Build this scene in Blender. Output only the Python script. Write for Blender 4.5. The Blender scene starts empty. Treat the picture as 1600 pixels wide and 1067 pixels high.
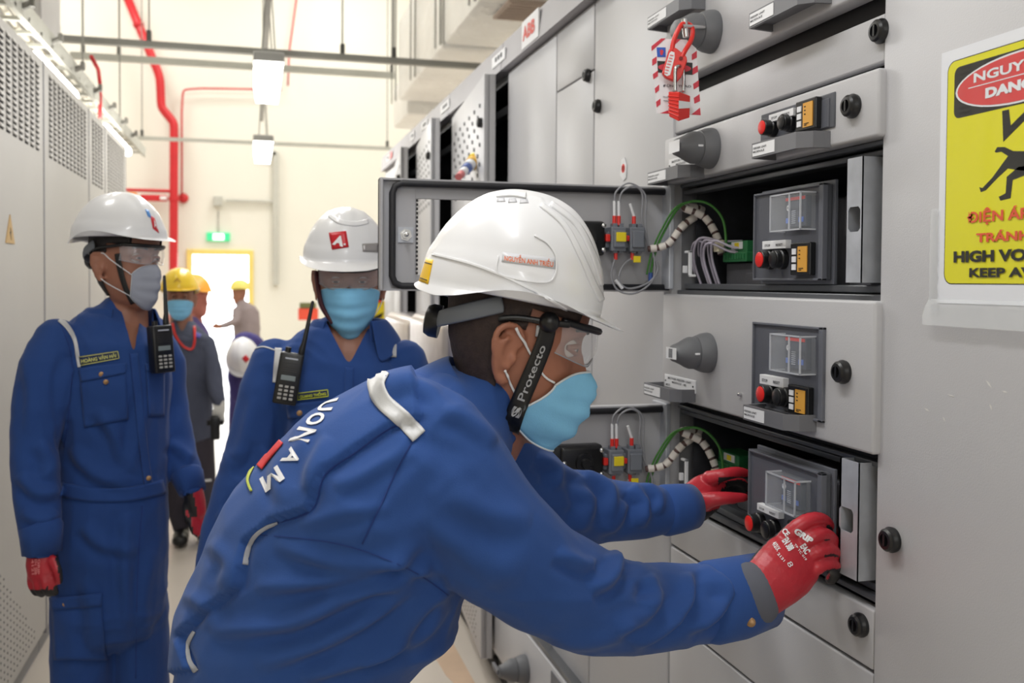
import bpy, bmesh, math, random
import numpy as np
from mathutils import Vector, Matrix, noise
from mathutils.bvhtree import BVHTree
random.seed(7)
C = bpy.context.scene.collection
sc = bpy.context.scene
R = math.radians
# ------------------------------------------------------------------ camera
F, CX, CY, EYE = 1500.0, 800.0, 479.5, 1.5
cam = bpy.data.cameras.new('camera'); cam_o = bpy.data.objects.new('camera', cam); C.objects.link(cam_o)
cam.sensor_width = 36; cam.lens = 36*F/1600; cam.shift_y = (CY-533.5)/1600
MC = Matrix.Translation((0, 0, EYE)) @ Matrix.Rotation(R(-15.1), 4, 'Z') @ Matrix.Rotation(R(90-1.5), 4, 'X') @ Matrix.Rotation(R(0.4), 4, 'Z')
cam_o.matrix_world = MC
cam.clip_start = 0.02; cam.clip_end = 200
cam.dof.use_dof = True; cam.dof.focus_distance = 1.5; cam.dof.aperture_fstop = 5.6
sc.camera = cam_o
# ------------------------------------------------------------------ world, lights, exposure
sc.view_settings.view_transform = 'Standard'; sc.view_settings.look = 'None'
sc.view_settings.gamma = 1.0; sc.view_settings.use_curve_mapping = False
sc.view_settings.exposure = 0.28
w = bpy.data.worlds.new('daylight'); sc.world = w; w.use_nodes = True
bg = w.node_tree.nodes['Background']; bg.inputs[0].default_value = (0.93, 0.97, 1.0, 1); bg.inputs[1].default_value = 7.0
def area(name, loc, sx, sy, power, col=(1, 1, 1), rot=(0, 0, 0)):
    l = bpy.data.lights.new(name, 'AREA'); l.shape = 'RECTANGLE'; l.size = sx; l.size_y = sy; l.energy = power; l.color = col
    o = bpy.data.objects.new(name, l); o.location = loc; o.rotation_euler = rot; C.objects.link(o); return o
LUM_Y = (-1.4, 1.1, 3.6, 6.3, 9.0)
for y in LUM_Y:
    area('aisle_luminaire_light', (0.09, y, 2.66), 0.16, 1.2, 10, (.97, .98, 1))
for x, y in ((-3, 4), (-3, 10), (1.2, 10.5), (5, 12), (-3, 15.5), (1.5, 15.5), (5, 4), (5, 8)):
    area('ceiling_fill_light', (x, y, 7.8), 1.6, 1.6, 108, (1, .985, .95))  # unseen lights under the ceiling, added to brighten the far room
area('rear_fill_light', (-0.6, -3.2, 2.6), 2.4, 1.6, 20, (.95, .98, 1), (R(62), 0, R(-8)))  # unseen fill light behind the camera, aimed down the aisle
# ------------------------------------------------------------------ measuring: a sight line through the photograph meets a real surface
def ray(u, v):
    d = MC.to_3x3() @ Vector(((u-CX)/F, -(v-CY)/F, -1)); return d
O = MC.translation.copy()
def P(u, v, d): return O + ray(u, v)*d
def onX(u, v, X): r = ray(u, v); return O + r*((X-O.x)/r.x)
def onY(u, v, Y): r = ray(u, v); return O + r*((Y-O.y)/r.y)
def onZ(u, v, Z): r = ray(u, v); return O + r*((Z-O.z)/r.z)
MCI = MC.inverted()
def proj(p):
    q = MCI @ Vector(p); return (CX+F*q.x/-q.z, CY-F*q.y/-q.z)
def rectX(X, u0, t0, b0, u1, t1, b1):      # a rectangle on a wall-parallel plane: y0 far, y1 near, z bottom, z top
    a, b, c, d = onX(u0, t0, X), onX(u1, t1, X), onX(u0, b0, X), onX(u1, b1, X)
    return ((a.y+c.y)/2, (b.y+d.y)/2, (c.z+d.z)/2, (a.z+b.z)/2)
# ------------------------------------------------------------------ materials
def lin(c):
    return tuple(((x/255)/12.92 if x/255 <= .04045 else ((x/255+.055)/1.055)**2.4) for x in c)
MATS = {}
def mat(name, rgb, rough=.5, metal=0.0, var=.06, vscale=6, bump=0.0, bscale=60, coat=0.0, alpha=1.0, trans=0.0, emit=0.0, spec=.5, sheen=0.0, bdist=.001):
    if name in MATS: return MATS[name]
    m = bpy.data.materials.new(name); m.use_nodes = True; nt = m.node_tree; b = nt.nodes['Principled BSDF']
    c = lin(rgb)
    tc = nt.nodes.new('ShaderNodeTexCoord'); n = nt.nodes.new('ShaderNodeTexNoise'); n.inputs['Scale'].default_value = vscale; n.inputs['Detail'].default_value = 5
    nt.links.new(tc.outputs['Object'], n.inputs['Vector'])
    r = nt.nodes.new('ShaderNodeValToRGB'); r.color_ramp.elements[0].position = .3; r.color_ramp.elements[1].position = .7
    r.color_ramp.elements[0].color = (*[x*(1-var) for x in c], 1); r.color_ramp.elements[1].color = (*[min(1, x*(1+var)) for x in c], 1)
    nt.links.new(n.outputs['Fac'], r.inputs['Fac']); nt.links.new(r.outputs['Color'], b.inputs['Base Color'])
    b.inputs['Roughness'].default_value = rough; b.inputs['Metallic'].default_value = metal
    b.inputs['Specular IOR Level'].default_value = spec; b.inputs['Coat Weight'].default_value = coat
    b.inputs['Alpha'].default_value = alpha; b.inputs['Transmission Weight'].default_value = trans; b.inputs['Sheen Weight'].default_value = sheen
    if emit: b.inputs['Emission Color'].default_value = (*c, 1); b.inputs['Emission Strength'].default_value = emit
    if bump:
        n2 = nt.nodes.new('ShaderNodeTexNoise'); n2.inputs['Scale'].default_value = bscale; n2.inputs['Detail'].default_value = 3
        nt.links.new(tc.outputs['Object'], n2.inputs['Vector'])
        bp = nt.nodes.new('ShaderNodeBump'); bp.inputs['Strength'].default_value = bump; bp.inputs['Distance'].default_value = bdist
        nt.links.new(n2.outputs['Fac'], bp.inputs['Height']); nt.links.new(bp.outputs['Normal'], b.inputs['Normal'])
    MATS[name] = m; return m
PAINT = mat('cabinet_paint', (190, 189, 191), .42, var=.025, vscale=3, bump=.35, bscale=420, bdist=.0006)
PAINT2 = mat('cabinet_paint_left', (190, 187, 182), .5, var=.03, vscale=2, bump=.2, bscale=300)
PAINT3 = mat('fascia_paint', (176, 174, 178), .5, var=.03)
EDGE = mat('cabinet_edge', (150, 150, 152), .5)
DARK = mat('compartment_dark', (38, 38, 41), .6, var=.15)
DPLATE = mat('unit_plate_grey', (92, 94, 102), .45, var=.05, bump=.2, bscale=350)
DPLATE2 = mat('handle_grey', (112, 112, 116), .5, var=.05)
KNOBG = mat('rotary_grey', (104, 105, 108), .5, var=.04)
ZINC = mat('galvanised_steel', (190, 193, 200), .42, metal=.3, var=.14, vscale=22, bump=.1, bscale=40)
STEEL = mat('bright_steel', (205, 205, 205), .25, metal=1)
BLACK = mat('black_plastic', (24, 24, 26), .35)
RUBBER = mat('black_gasket', (42, 42, 46), .6)
WHITE = mat('white_label', (236, 236, 238), .5, var=.01)
GREYTXT = mat('print_grey', (95, 95, 100), .6)
BLKTXT = mat('print_black', (26, 25, 24), .5)
REDP = mat('red_plastic', (222, 48, 40), .35)
REDB = mat('red_button', (235, 38, 34), .4)
AMBER = mat('amber_window', (206, 150, 60), .4, emit=.12)
GREEN = mat('terminal_green', (46, 122, 72), .5)
YEL = mat('label_yellow', (240, 215, 40), .5)
GREYT = mat('terminal_grey', (120, 124, 132), .5)
WIREG = mat('wire_grey', (150, 150, 155), .5)
WIREGN = mat('wire_green', (70, 132, 56), .5)
WIREW = mat('spiral_white', (226, 218, 210), .5)
WIREB = mat('wire_brown', (92, 66, 62), .5)
BLUEP = mat('blue_plastic', (60, 90, 160), .5)
CLEAR = mat('clear_polycarbonate', (240, 244, 248), .06, alpha=.1, spec=.8)
CLOTH = mat('coverall_blue', (49, 82, 146), .85, var=.09, vscale=5, bump=.5, bscale=700, sheen=.1, bdist=.0006, spec=.2)
CLOTH_D = mat('coverall_navy_left', (43, 74, 136), .85, var=.08, vscale=5, bump=.4, bscale=600, sheen=.1, spec=.2)
GREYC = mat('coverall_grey', (84, 88, 104), .9, var=.1, vscale=8, spec=.2)
BROWNC = mat('coverall_taupe', (150, 138, 140), .9, var=.1, spec=.2)
TROUS = mat('trouser_dark', (66, 62, 70), .9, spec=.2)
SKIN = mat('skin', (170, 112, 88), .5, var=.1, vscale=14, bump=.15, bscale=250)
SKIN2 = mat('skin_shaded', (160, 108, 86), .5, var=.1, vscale=14, bump=.1, bscale=250)
HAIR = mat('hair_black', (34, 28, 28), .6, var=.3, vscale=60, bump=.8, bscale=260, bdist=.002)
HATW = mat('hat_white', (236, 236, 238), .28, var=.01, coat=.3)
HATY = mat('hat_yellow', (246, 208, 48), .3, var=.02, coat=.3)
HATY2 = mat('hat_pale_yellow', (240, 226, 120), .4)
HATO = mat('hat_orange', (238, 170, 60), .4)
MASKB = mat('mask_blue', (138, 206, 246), .8, var=.05, vscale=20, bump=.3, bscale=500)
MASKG = mat('mask_grey', (158, 162, 176), .8, var=.05, vscale=20)
MASKE = mat('mask_edge', (226, 232, 236), .8)
GLOVER = mat('glove_red', (188, 44, 56), .36, var=.1, vscale=30, bump=.25, bscale=180, bdist=.002)
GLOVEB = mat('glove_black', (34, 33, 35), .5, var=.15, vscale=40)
GLOVEW = mat('glove_white', (214, 212, 206), .8)
CUFFG = mat('knit_grey', (96, 98, 108), .9)
SILVER = mat('reflective_tape', (206, 206, 206), .5, metal=.15, var=.04, vscale=60, bump=.2, bscale=600)
MESHG = mat('mesh_lining', (176, 178, 184), .8, bump=.8, bscale=900)
WALLM = mat('wall_paint', (240, 238, 228), .8, var=.012, vscale=1)
REDPIPE = mat('pipe_red', (206, 40, 48), .4, var=.06)
STRUT = mat('strut_grey', (150, 150, 146), .5, metal=.3)
TRAYM = mat('tray_pale', (198, 198, 190), .5)
DUCT = mat('duct_wrap', (244, 243, 240), .35, metal=.0, var=.05, vscale=3, bump=1.0, bscale=9, bdist=.03)
DUCTG = mat('duct_side', (206, 202, 192), .7, var=.05)
FLOORM = mat('floor_paint', (212, 202, 190), .3, var=.05, vscale=1.2, bump=.1, bscale=30)
ROT = mat('floor_rust', (204, 176, 150), .5, var=.12, vscale=5)
LAMP = mat('lamp_diffuser', (255, 253, 245), .5, emit=9)
EXITG = mat('exit_green', (60, 190, 130), .5, emit=.7)
EXITW = mat('exit_white', (240, 255, 245), .5, emit=1.5)
FRAMEY = mat('frame_yellow', (250, 226, 130), .5)
LENSM = mat('goggle_lens', (235, 235, 240), .05, alpha=.25, spec=.9)
# ------------------------------------------------------------------ mesh building
class MB:
    def __init__(s): s.v = []; s.f = []; s.mi = []; s.cur = 0
    def add(s, vs, fs):
        k = len(s.v); s.v += [tuple(p) for p in vs]; s.f += [tuple(i+k for i in f) for f in fs]; s.mi += [s.cur]*len(fs); return s
    def box(s, x0, x1, y0, y1, z0, z1):
        x0, x1 = sorted((x0, x1)); y0, y1 = sorted((y0, y1)); z0, z1 = sorted((z0, z1))
        return s.add([(x, y, z) for x in (x0, x1) for y in (y0, y1) for z in (z0, z1)], [(0, 1, 3, 2), (4, 6, 7, 5), (0, 4, 5, 1), (2, 3, 7, 6), (0, 2, 6, 4), (1, 5, 7, 3)])
    def bbox(s, x0, x1, y0, y1, z0, z1, r=.003, seg=2):      # box with rounded edges
        bm = bmesh.new(); bmesh.ops.create_cube(bm, size=1)
        for v in bm.verts: v.co = Vector(((x0+x1)/2+v.co.x*abs(x1-x0), (y0+y1)/2+v.co.y*abs(y1-y0), (z0+z1)/2+v.co.z*abs(z1-z0)))
        r = min(r, abs(x1-x0)*.45, abs(y1-y0)*.45, abs(z1-z0)*.45)
        bmesh.ops.bevel(bm, geom=bm.edges[:], offset=r, segments=seg, profile=.5, affect='EDGES')
        bm.verts.index_update(); s.add([v.co[:] for v in bm.verts], [[v.index for v in f.verts] for f in bm.faces]); bm.free(); return s
    def frame(s, a, b):      # local frame with z from a to b
        z = (Vector(b)-Vector(a)).normalized(); x = z.orthogonal().normalized(); return x, z.cross(x), z
    def cyl(s, a, b, r, r2=None, n=16):
        r2 = r if r2 is None else r2; x, y, z = s.frame(a, b); a = Vector(a); b = Vector(b)
        vs = [a+(x*math.cos(t)+y*math.sin(t))*r for t in np.linspace(0, 2*math.pi, n, endpoint=False)]+[b+(x*math.cos(t)+y*math.sin(t))*r2 for t in np.linspace(0, 2*math.pi, n, endpoint=False)]
        return s.add(vs, [(i, (i+1) % n, n+(i+1) % n, n+i) for i in range(n)]+[tuple(range(n-1, -1, -1)), tuple(range(n, 2*n))])
    def lathe(s, o, ax, prof, n=28, sx=None):   # prof: (distance along ax, radius)
        o = Vector(o); z = Vector(ax).normalized(); x = z.orthogonal().normalized(); y = z.cross(x); vs = []; fs = []
        for h, r in prof:
            vs += [o+z*h+(x*math.cos(2*math.pi*i/n)+y*math.sin(2*math.pi*i/n))*r for i in range(n)]
        for k in range(len(prof)-1):
            fs += [(k*n+i, k*n+(i+1) % n, (k+1)*n+(i+1) % n, (k+1)*n+i) for i in range(n)]
        fs += [tuple(range(n-1, -1, -1)), tuple((len(prof)-1)*n+i for i in range(n))]
        return s.add(vs, fs)
    def loft(s, path, rad, ref=(0, 0, 1), n=20, cap=True, rnd=True):
        # path of points, rad (ra along ref side, rb across), closed ends
        path = [Vector(p) for p in path]; ref = Vector(ref); m = len(path)
        secs = []
        for i, p in enumerate(path):
            t = (path[min(i+1, m-1)]-path[max(i-1, 0)]).normalized()
            a = (ref-t*ref.dot(t)).normalized(); b = t.cross(a)
            ra, rb = rad[i] if isinstance(rad[i], (tuple, list)) else (rad[i], rad[i])
            secs.append((p, t, a, b, ra, rb))
        if rnd:
            p, t, a, b, ra, rb = secs[0]; q = min(ra, rb)
            st = [(p-t*q*.8, t, a, b, ra*.45, rb*.45), (p-t*q*.5, t, a, b, ra*.8, rb*.8)]
            p, t, a, b, ra, rb = secs[-1]; q = min(ra, rb)
            en = [(p+t*q*.5, t, a, b, ra*.8, rb*.8), (p+t*q*.8, t, a, b, ra*.45, rb*.45)]
            secs = st+secs+en
        vs = []
        for p, t, a, b, ra, rb in secs:
            vs += [p+a*math.cos(2*math.pi*i/n)*ra+b*math.sin(2*math.pi*i/n)*rb for i in range(n)]
        fs = []
        for k in range(len(secs)-1):
            fs += [(k*n+i, k*n+(i+1) % n, (k+1)*n+(i+1) % n, (k+1)*n+i) for i in range(n)]
        fs += [tuple(range(n-1, -1, -1)), tuple((len(secs)-1)*n+i for i in range(n))]
        return s.add(vs, fs)
    def tube(s, path, r, n=8): return s.loft(path, [r]*len(path), ref=(.13, .31, .94), n=n, rnd=False)
    def ball(s, c, rx, ry=None, rz=None, n=14, M=None):
        ry = ry or rx; rz = rz or rx; vs = []; c = Vector(c)
        for j in range(1, n):
            for i in range(2*n):
                a, b = math.pi*j/n, math.pi*i/n; q = Vector((rx*math.sin(a)*math.cos(b), ry*math.sin(a)*math.sin(b), rz*math.cos(a)))
                vs.append(c+(M @ q if M else q))
        k = len(vs); q1 = Vector((0, 0, rz)); vs += [c+(M @ q1 if M else q1), c-(M @ q1 if M else q1)]
        N = 2*n; fs = [(j*N+i, (j+1)*N+i, (j+1)*N+(i+1) % N, j*N+(i+1) % N) for j in range(n-2) for i in range(N)]
        fs += [(k, i, (i+1) % N) for i in range(N)]+[(k+1, (n-2)*N+(i+1) % N, (n-2)*N+i) for i in range(N)]
        return s.add(vs, fs)
    def prism(s, poly, axis, lo, hi):   # polygon extruded along x, y or z
        k = 'xyz'.index(axis); n = len(poly)
        def mk(p, h): q = list(p); q.insert(k, h); return tuple(q)
        return s.add([mk(p, lo) for p in poly]+[mk(p, hi) for p in poly], [(i, (i+1) % n, n+(i+1) % n, n+i) for i in range(n)]+[tuple(range(n-1, -1, -1)), tuple(range(n, 2*n))])
    def mesh(s, name, mats, smooth=False, fix=True):
        me = bpy.data.meshes.new(name); me.from_pydata(s.v, [], s.f)
        for m in (mats if isinstance(mats, (list, tuple)) else [mats]): me.materials.append(m)
        me.polygons.foreach_set('material_index', s.mi)
        if fix:
            bm = bmesh.new(); bm.from_mesh(me); bmesh.ops.recalc_face_normals(bm, faces=bm.faces[:]); bm.to_mesh(me); bm.free()
        if smooth: me.polygons.foreach_set('use_smooth', [True]*len(me.polygons))
        me.update(); return me
def adopt(o, parent):
    if parent is not None:
        o.parent = parent
        if parent.type == 'EMPTY': o.matrix_parent_inverse = parent.matrix_basis.inverted()
def obj(name, g, m, parent=None, smooth=False, label=None, kind=None):
    me = g.mesh(name, m, smooth) if isinstance(g, MB) else g
    if not isinstance(g, MB):
        me.materials.clear()
        for x in (m if isinstance(m, (list, tuple)) else [m]): me.materials.append(x)
    o = bpy.data.objects.new(name, me); C.objects.link(o); adopt(o, parent)
    if smooth == 'auto':
        for p in me.polygons: p.use_smooth = True
        md = me
        try: me.set_sharp_from_angle(angle=R(38))
        except Exception: pass
    if label: o['label'] = label
    if kind: o['kind'] = kind
    return o
def tag(o, label, cat, group=None):
    o['label'] = label; o['category'] = cat
    if group: o['group'] = group
    return o
def thing(name, loc, label, cat, group=None):
    o = bpy.data.objects.new(name, None); o.location = loc; o.empty_display_size = .1; C.objects.link(o); return tag(o, label, cat, group)
def struct(name, g, m, parent=None): return obj(name, g, m, parent, kind='structure')
def hull_union(g, voxel, smooth=3, fold=None):   # fuse overlapping closed shapes into one continuous skin
    me = g.mesh('tmp', []); o = bpy.data.objects.new('tmp', me); C.objects.link(o)
    md = o.modifiers.new('r', 'REMESH'); md.mode = 'VOXEL'; md.voxel_size = voxel
    if smooth: s2 = o.modifiers.new('s', 'SMOOTH'); s2.iterations = smooth; s2.factor = .5
    dg = bpy.context.evaluated_depsgraph_get(); out = bpy.data.meshes.new_from_object(o.evaluated_get(dg))
    bpy.data.objects.remove(o); bpy.data.meshes.remove(me)
    if fold:
        for v, n in [(v, v.normal.copy()) for v in out.vertices]:
            v.co = v.co + n*fold(v.co, n)
    out.polygons.foreach_set('use_smooth', [True]*len(out.polygons)); out.update(); return out
def bvh_of(*mes):
    vs = []; fs = []
    for me in mes:
        k = len(vs); vs += [v.co.copy() for v in me.vertices]; fs += [tuple(i+k for i in p.vertices) for p in me.polygons]
    return BVHTree.FromPolygons(vs, fs)
def hit(bv, u, v, off, fallback=None):
    r = ray(u, v).normalized(); h = bv.ray_cast(O, r)
    if h[0] is None:
        if fallback is not None: return O+ray(u, v)*fallback
        nn = bv.find_nearest(O+ray(u, v)*1.4); return nn[0]
    n = h[1] if h[1].dot(r) < 0 else -h[1]
    return h[0]+(n*.35-r*.65).normalized()*off
def cr(pts, k=8):        # smooth curve through points
    pts = [Vector(p) for p in pts]; out = []
    for i in range(len(pts)-1):
        a, b, c, d = pts[max(i-1, 0)], pts[i], pts[i+1], pts[min(i+2, len(pts)-1)]
        for j in range(k):
            t = j/k; out.append(.5*((2*b)+(c-a)*t+(2*a-5*b+4*c-d)*t*t+(3*b-a-3*c+d)*t**3))
    return out+[pts[-1]]
def patch(name, quad, bv, m, parent, off=.0015, n=8, k=8, label=None, fb=None, rim=.002):  # a sewn or glued piece that follows the surface under it
    q = [Vector((*p, 0)) for p in quad]; vs = []; fs = []
    for j in range(k+1):
        for i in range(n+1):
            a, b = i/n, j/k; p = q[0]*(1-a)*(1-b)+q[1]*a*(1-b)+q[2]*a*b+q[3]*(1-a)*b; vs.append(hit(bv, p.x, p.y, off, fb))
    for j in range(k):
        for i in range(n): fs.append((j*(n+1)+i, (j+1)*(n+1)+i, (j+1)*(n+1)+i+1, j*(n+1)+i+1))
    g = MB(); g.add(vs, fs); o = obj(name, g, m, parent, smooth=True, label=label)
    s = o.modifiers.new('t', 'SOLIDIFY'); s.thickness = rim; s.offset = 0; return o
def ribbon(name, path, wd, bv, m, parent, off=.0015, step=6, label=None, fb=None, rim=.0015, k=6):
    c = cr([(p[0], p[1], 0) for p in path], k); vs = []; fs = []
    for i, p in enumerate(c):
        t = (c[min(i+1, len(c)-1)]-c[max(i-1, 0)]).normalized(); nn = Vector((-t.y, t.x, 0))
        ww = wd if not isinstance(wd, (list, tuple)) else wd[0]+(wd[1]-wd[0])*i/(len(c)-1)
        for a in (-.5, -.3, -.1, .1, .3, .5): q = p+nn*ww*a; vs.append(hit(bv, q.x, q.y, off, fb))
    for i in range(len(c)-1):
        for j in range(5): fs.append((i*6+j, i*6+j+1, (i+1)*6+j+1, (i+1)*6+j))
    g = MB(); g.add(vs, fs); o = obj(name, g, m, parent, smooth=True, label=label)
    s = o.modifiers.new('t', 'SOLIDIFY'); s.thickness = rim; s.offset = 0; return o
def text2d(s, bold=0.0, spacing=1.0):
    if s == 'M': return np.array([(0, 0), (.2, 0), (.2, 1), (0, 1), (.8, 0), (1, 0), (1, 1), (.8, 1), (.04, 1), (.27, 1), (.6, .18), (.4, .18), (.73, 1), (.96, 1)], float), [(0, 1, 2), (0, 2, 3), (4, 5, 6), (4, 6, 7), (11, 10, 9), (11, 9, 8), (11, 10, 13), (11, 13, 12)]
    cu = bpy.data.curves.new('t', 'FONT'); cu.body = s; cu.size = 1; cu.offset = bold; cu.resolution_u = 3; cu.space_character = spacing; cu.align_x = 'LEFT'
    o = bpy.data.objects.new('t', cu); C.objects.link(o); dg = bpy.context.evaluated_depsgraph_get()
    me = bpy.data.meshes.new_from_object(o.evaluated_get(dg)); vs = np.array([v.co[:2] for v in me.vertices]); me.calc_loop_triangles(); fs = [tuple(p.vertices) for p in me.loop_triangles]
    bpy.data.objects.remove(o); bpy.data.curves.remove(cu); bpy.data.meshes.remove(me)
    lo, hi = vs.min(0), vs.max(0); return (vs-lo)/(hi-lo), fs
def put_text(name, s, org, xd, yd, wd, ht, m, parent, bold=.02, off=.0006):   # org = lower left corner
    vs, fs = text2d(s, bold); org = Vector(org); xd = Vector(xd).normalized(); yd = Vector(yd).normalized(); nn = xd.cross(yd)
    g = MB(); g.add([org+xd*a*wd+yd*b*ht+nn*off for a, b in vs], fs); return obj(name, g.mesh(name, m, fix=False), m, parent)
def px_text(name, s, quad, bv, m, parent, bold=.02, off=.002, fb=None):   # quad: lower left, lower right, upper right, upper left
    vs, fs = text2d(s, bold); q = [Vector((*p, 0)) for p in quad]; out = []
    for a, b in vs:
        p = q[0]*(1-a)*(1-b)+q[1]*a*(1-b)+q[2]*a*b+q[3]*(1-a)*b; out.append(hit(bv, p.x, p.y, off, fb))
    g = MB(); g.add(out, fs); return obj(name, g.mesh(name, m, fix=False), m, parent)
# ================================================================== the room
XR, XL = .90, -.80
WY = 18.0
g = MB(); g.box(-7, 9, -5, WY+.3, -.2, 0); struct('floor', g, FLOORM)
g = MB(); g.box(-7, 9, -5, WY+.3, 8.2, 8.4); struct('ceiling', g, WALLM)
d0, d1, dt = onY(300, 437, WY).x, onY(388, 437, WY).x, onY(340, 398, WY).z
g = MB(); g.box(-7, d0, WY, WY+.25, 0, 8.2); g.box(d1, 9, WY, WY+.25, 0, 8.2); g.box(d0, d1, WY, WY+.25, dt, 8.2); struct('wall_back', g, WALLM)
g = MB(); g.box(-7.25, -7, -5, WY+.3, 0, 8.2); struct('wall_left', g, WALLM)
g = MB(); g.box(9, 9.25, -5, WY+.3, 0, 8.2); struct('wall_right', g, WALLM)
g = MB(); g.box(-7, 9, -5.25, -5, 0, 8.2); struct('wall_front', g, WALLM)
fw = .09
g = MB(); g.bbox(d0-fw, d0, WY-.05, WY+.2, 0, dt+fw, .01); g.bbox(d1, d1+fw, WY-.05, WY+.2, 0, dt+fw, .01); g.bbox(d0+.001, d1-.001, WY-.05, WY+.2, dt+.0, dt+fw, .004)
dr = struct('door_1', g, FRAMEY)
g = MB(); g.box(-3, 3, WY+.3, WY+8, -.2, -.02); struct('ground', g, mat('yard_concrete', (225, 222, 215), .8))
g = MB(); rx, ry = onZ(735, 1040, .003).x, onZ(735, 1040, .003).y
poly = []
for i in range(28):
    t = i/27; y = 2.4+t*2.6; poly.append((.80, y))
for i in range(28):
    t = 1-i/27; y = 2.4+t*2.6; poly.append((.72+.10*noise.noise(Vector((0, y*2.3, 0)))+.06*noise.noise(Vector((4, y*9, 0))), y))
g.prism(poly, 'z', .0005, .0015); obj('stain', g, ROT, bpy.data.objects['floor'])
# ------------------------------------------------------------------ pipes, trays and lamps of the room
def pipe(name, pts, r, m, label, cat, Y=None, n=12, group=None, collars=True):
    q = [onY(u, v, Y if yy is None else yy) for u, v, yy in pts]
    g = MB(); path = []
    for i, p in enumerate(q):
        if 0 < i < len(q)-1:
            a = (q[i-1]-p).normalized(); b = (q[i+1]-p).normalized(); e = min(.22, (q[i-1]-p).length*.3, (q[i+1]-p).length*.3)
            path += [p+a*e, p+a*e*.35+b*e*.08, p+b*e*.35+a*e*.08, p+b*e]
        else: path.append(p)
    g.loft(path, [r]*len(path), ref=(.2, .9, .1), n=n, rnd=False)
    o = obj(name, g, m, smooth=True); tag(o, label, cat, group)
    if collars:
        for i in range(len(path)-1):
            Ls = (path[i+1]-path[i]).length
            if Ls > .8:
                for k in range(1, int(Ls/1.4)+1):
                    q_ = path[i].lerp(path[i+1], k/(int(Ls/1.4)+1)); t = (path[i+1]-path[i]).normalized(); c = MB(); c.cyl(q_-t*.03, q_+t*.03, r*1.2, n=n); obj('pipe_clamp', c, m, o, smooth='auto')
    return o
pipe('sprinkler_pipe', [(188, -30, WY-.3), (250, 120, WY-.3), (252, 168, WY-.3), (272, 192, WY-.3), (271, 440, WY-.3), (271, 520, WY-.3)], .075, REDPIPE, 'thick red fire pipe bending down along the far wall', 'pipe')
pipe('thin_red_pipe', [(440, 140, WY-.15), (316, 138, WY-.15), (286, 140, WY-.15), (284, 172, WY-.15), (284, 305, WY-.15)], .017, REDPIPE, 'thin red conduit curving down to the red alarm bell', 'pipe')
pipe('thin_red_pipe', [(466, -20, WY-.15), (452, 80, WY-.15), (450, 134, WY-.15)], .015, REDPIPE, 'thin red conduit rising beside the nearer hanging lamp', 'pipe')
# alarm bell and red hose bracket
c = onY(286, 309, WY-.12); g = MB(); g.lathe(c+Vector((0, .1, 0)), (0, -1, 0), [(0, .085), (.03, .09), (.07, .075), (.1, .03)], 24)
tag(obj('alarm_bell', g, REDPIPE, smooth='auto'), 'round red alarm bell below the thin red conduit', 'bell')
a, b = onY(197, 296, WY-.3), onY(268, 303, WY-.3); t = thing('hose_manifold', a, 'red sprinkler valve header branching left of the thick red pipe', 'pipe')
g = MB(); g.bbox(a.x, b.x, WY-.36, WY-.24, b.z+.02, a.z+.02, .02); obj('header', g, REDPIPE, t)
a2, b2 = onY(220, 304, WY-.3), onY(262, 315, WY-.3); g = MB(); g.bbox(a2.x, b2.x, WY-.38, WY-.26, b2.z, a2.z, .02); obj('valve_body', g, REDPIPE, t)
a3 = onY(250, 309, WY-.39); g = MB(); g.bbox(a3.x, a3.x+.11, WY-.4, WY-.38, a3.z-.03, a3.z+.03, .004); obj('valve_tag', g, WHITE, t)
a3 = onY(200, 305, WY-.39); g = MB(); g.bbox(a3.x, a3.x+.14, WY-.4, WY-.3, a3.z-.03, a3.z+.05, .01); obj('coupling', g, mat('orange', (240, 150, 40), .5), t)
# exit sign
p = onY(341, 370, WY-.05); t = thing('exit_sign', p, 'small green and white exit sign hanging over the far door', 'sign')
g = MB(); g.bbox(p.x-.2, p.x+.2, WY-.06, WY-.0, p.z-.075, p.z+.075, .008); obj('sign_box', g, EXITG, t)
g = MB(); g.box(p.x-.09, p.x+.1, WY-.066, WY-.06, p.z-.055, p.z+.055); obj('sign_panel', g, EXITW, t)
put_text('lettering', 'EXIT', (p.x-.07, WY-.067, p.z-.035), (1, 0, 0), (0, 0, 1), .15, .07, EXITG, t)
q = onY(341, 330, WY-.05); g = MB(); g.cyl((p.x, WY-.03, p.z+.07), (p.x, WY-.03, q.z), .008, n=6); obj('drop_rod', g, STRUT, t)
# pale conduit at the wall
g = MB(); pts = [onY(x, y, WY-.06) for x, y in ((341, 330), (341, 313), (352, 313), (431, 315))]
t = tag(obj('wall_conduit', MB().tube([pts[2], pts[3]], .03), TRAYM), 'pale grey conduit elbow with box above the exit sign', 'conduit')
q = pts[1]; g.bbox(q.x-.08, q.x+.07, WY-.14, WY, q.z-.1, q.z+.07, .01); obj('junction_box', g, TRAYM, t)
g = MB(); a, b = onY(431, 238, WY-.06), onY(433, 445, WY-.06); g.box(a.x-.05, a.x+.05, WY-.1, WY-.002, b.z, a.z); q = onY(405, 238, WY-.06); g.box(q.x, a.x, WY-.1, WY-.002, a.z-.06, a.z+.03)
tag(obj('vertical_trunking', g, TRAYM), 'tall pale vertical trunking on the far wall behind the lamps', 'conduit')
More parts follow.
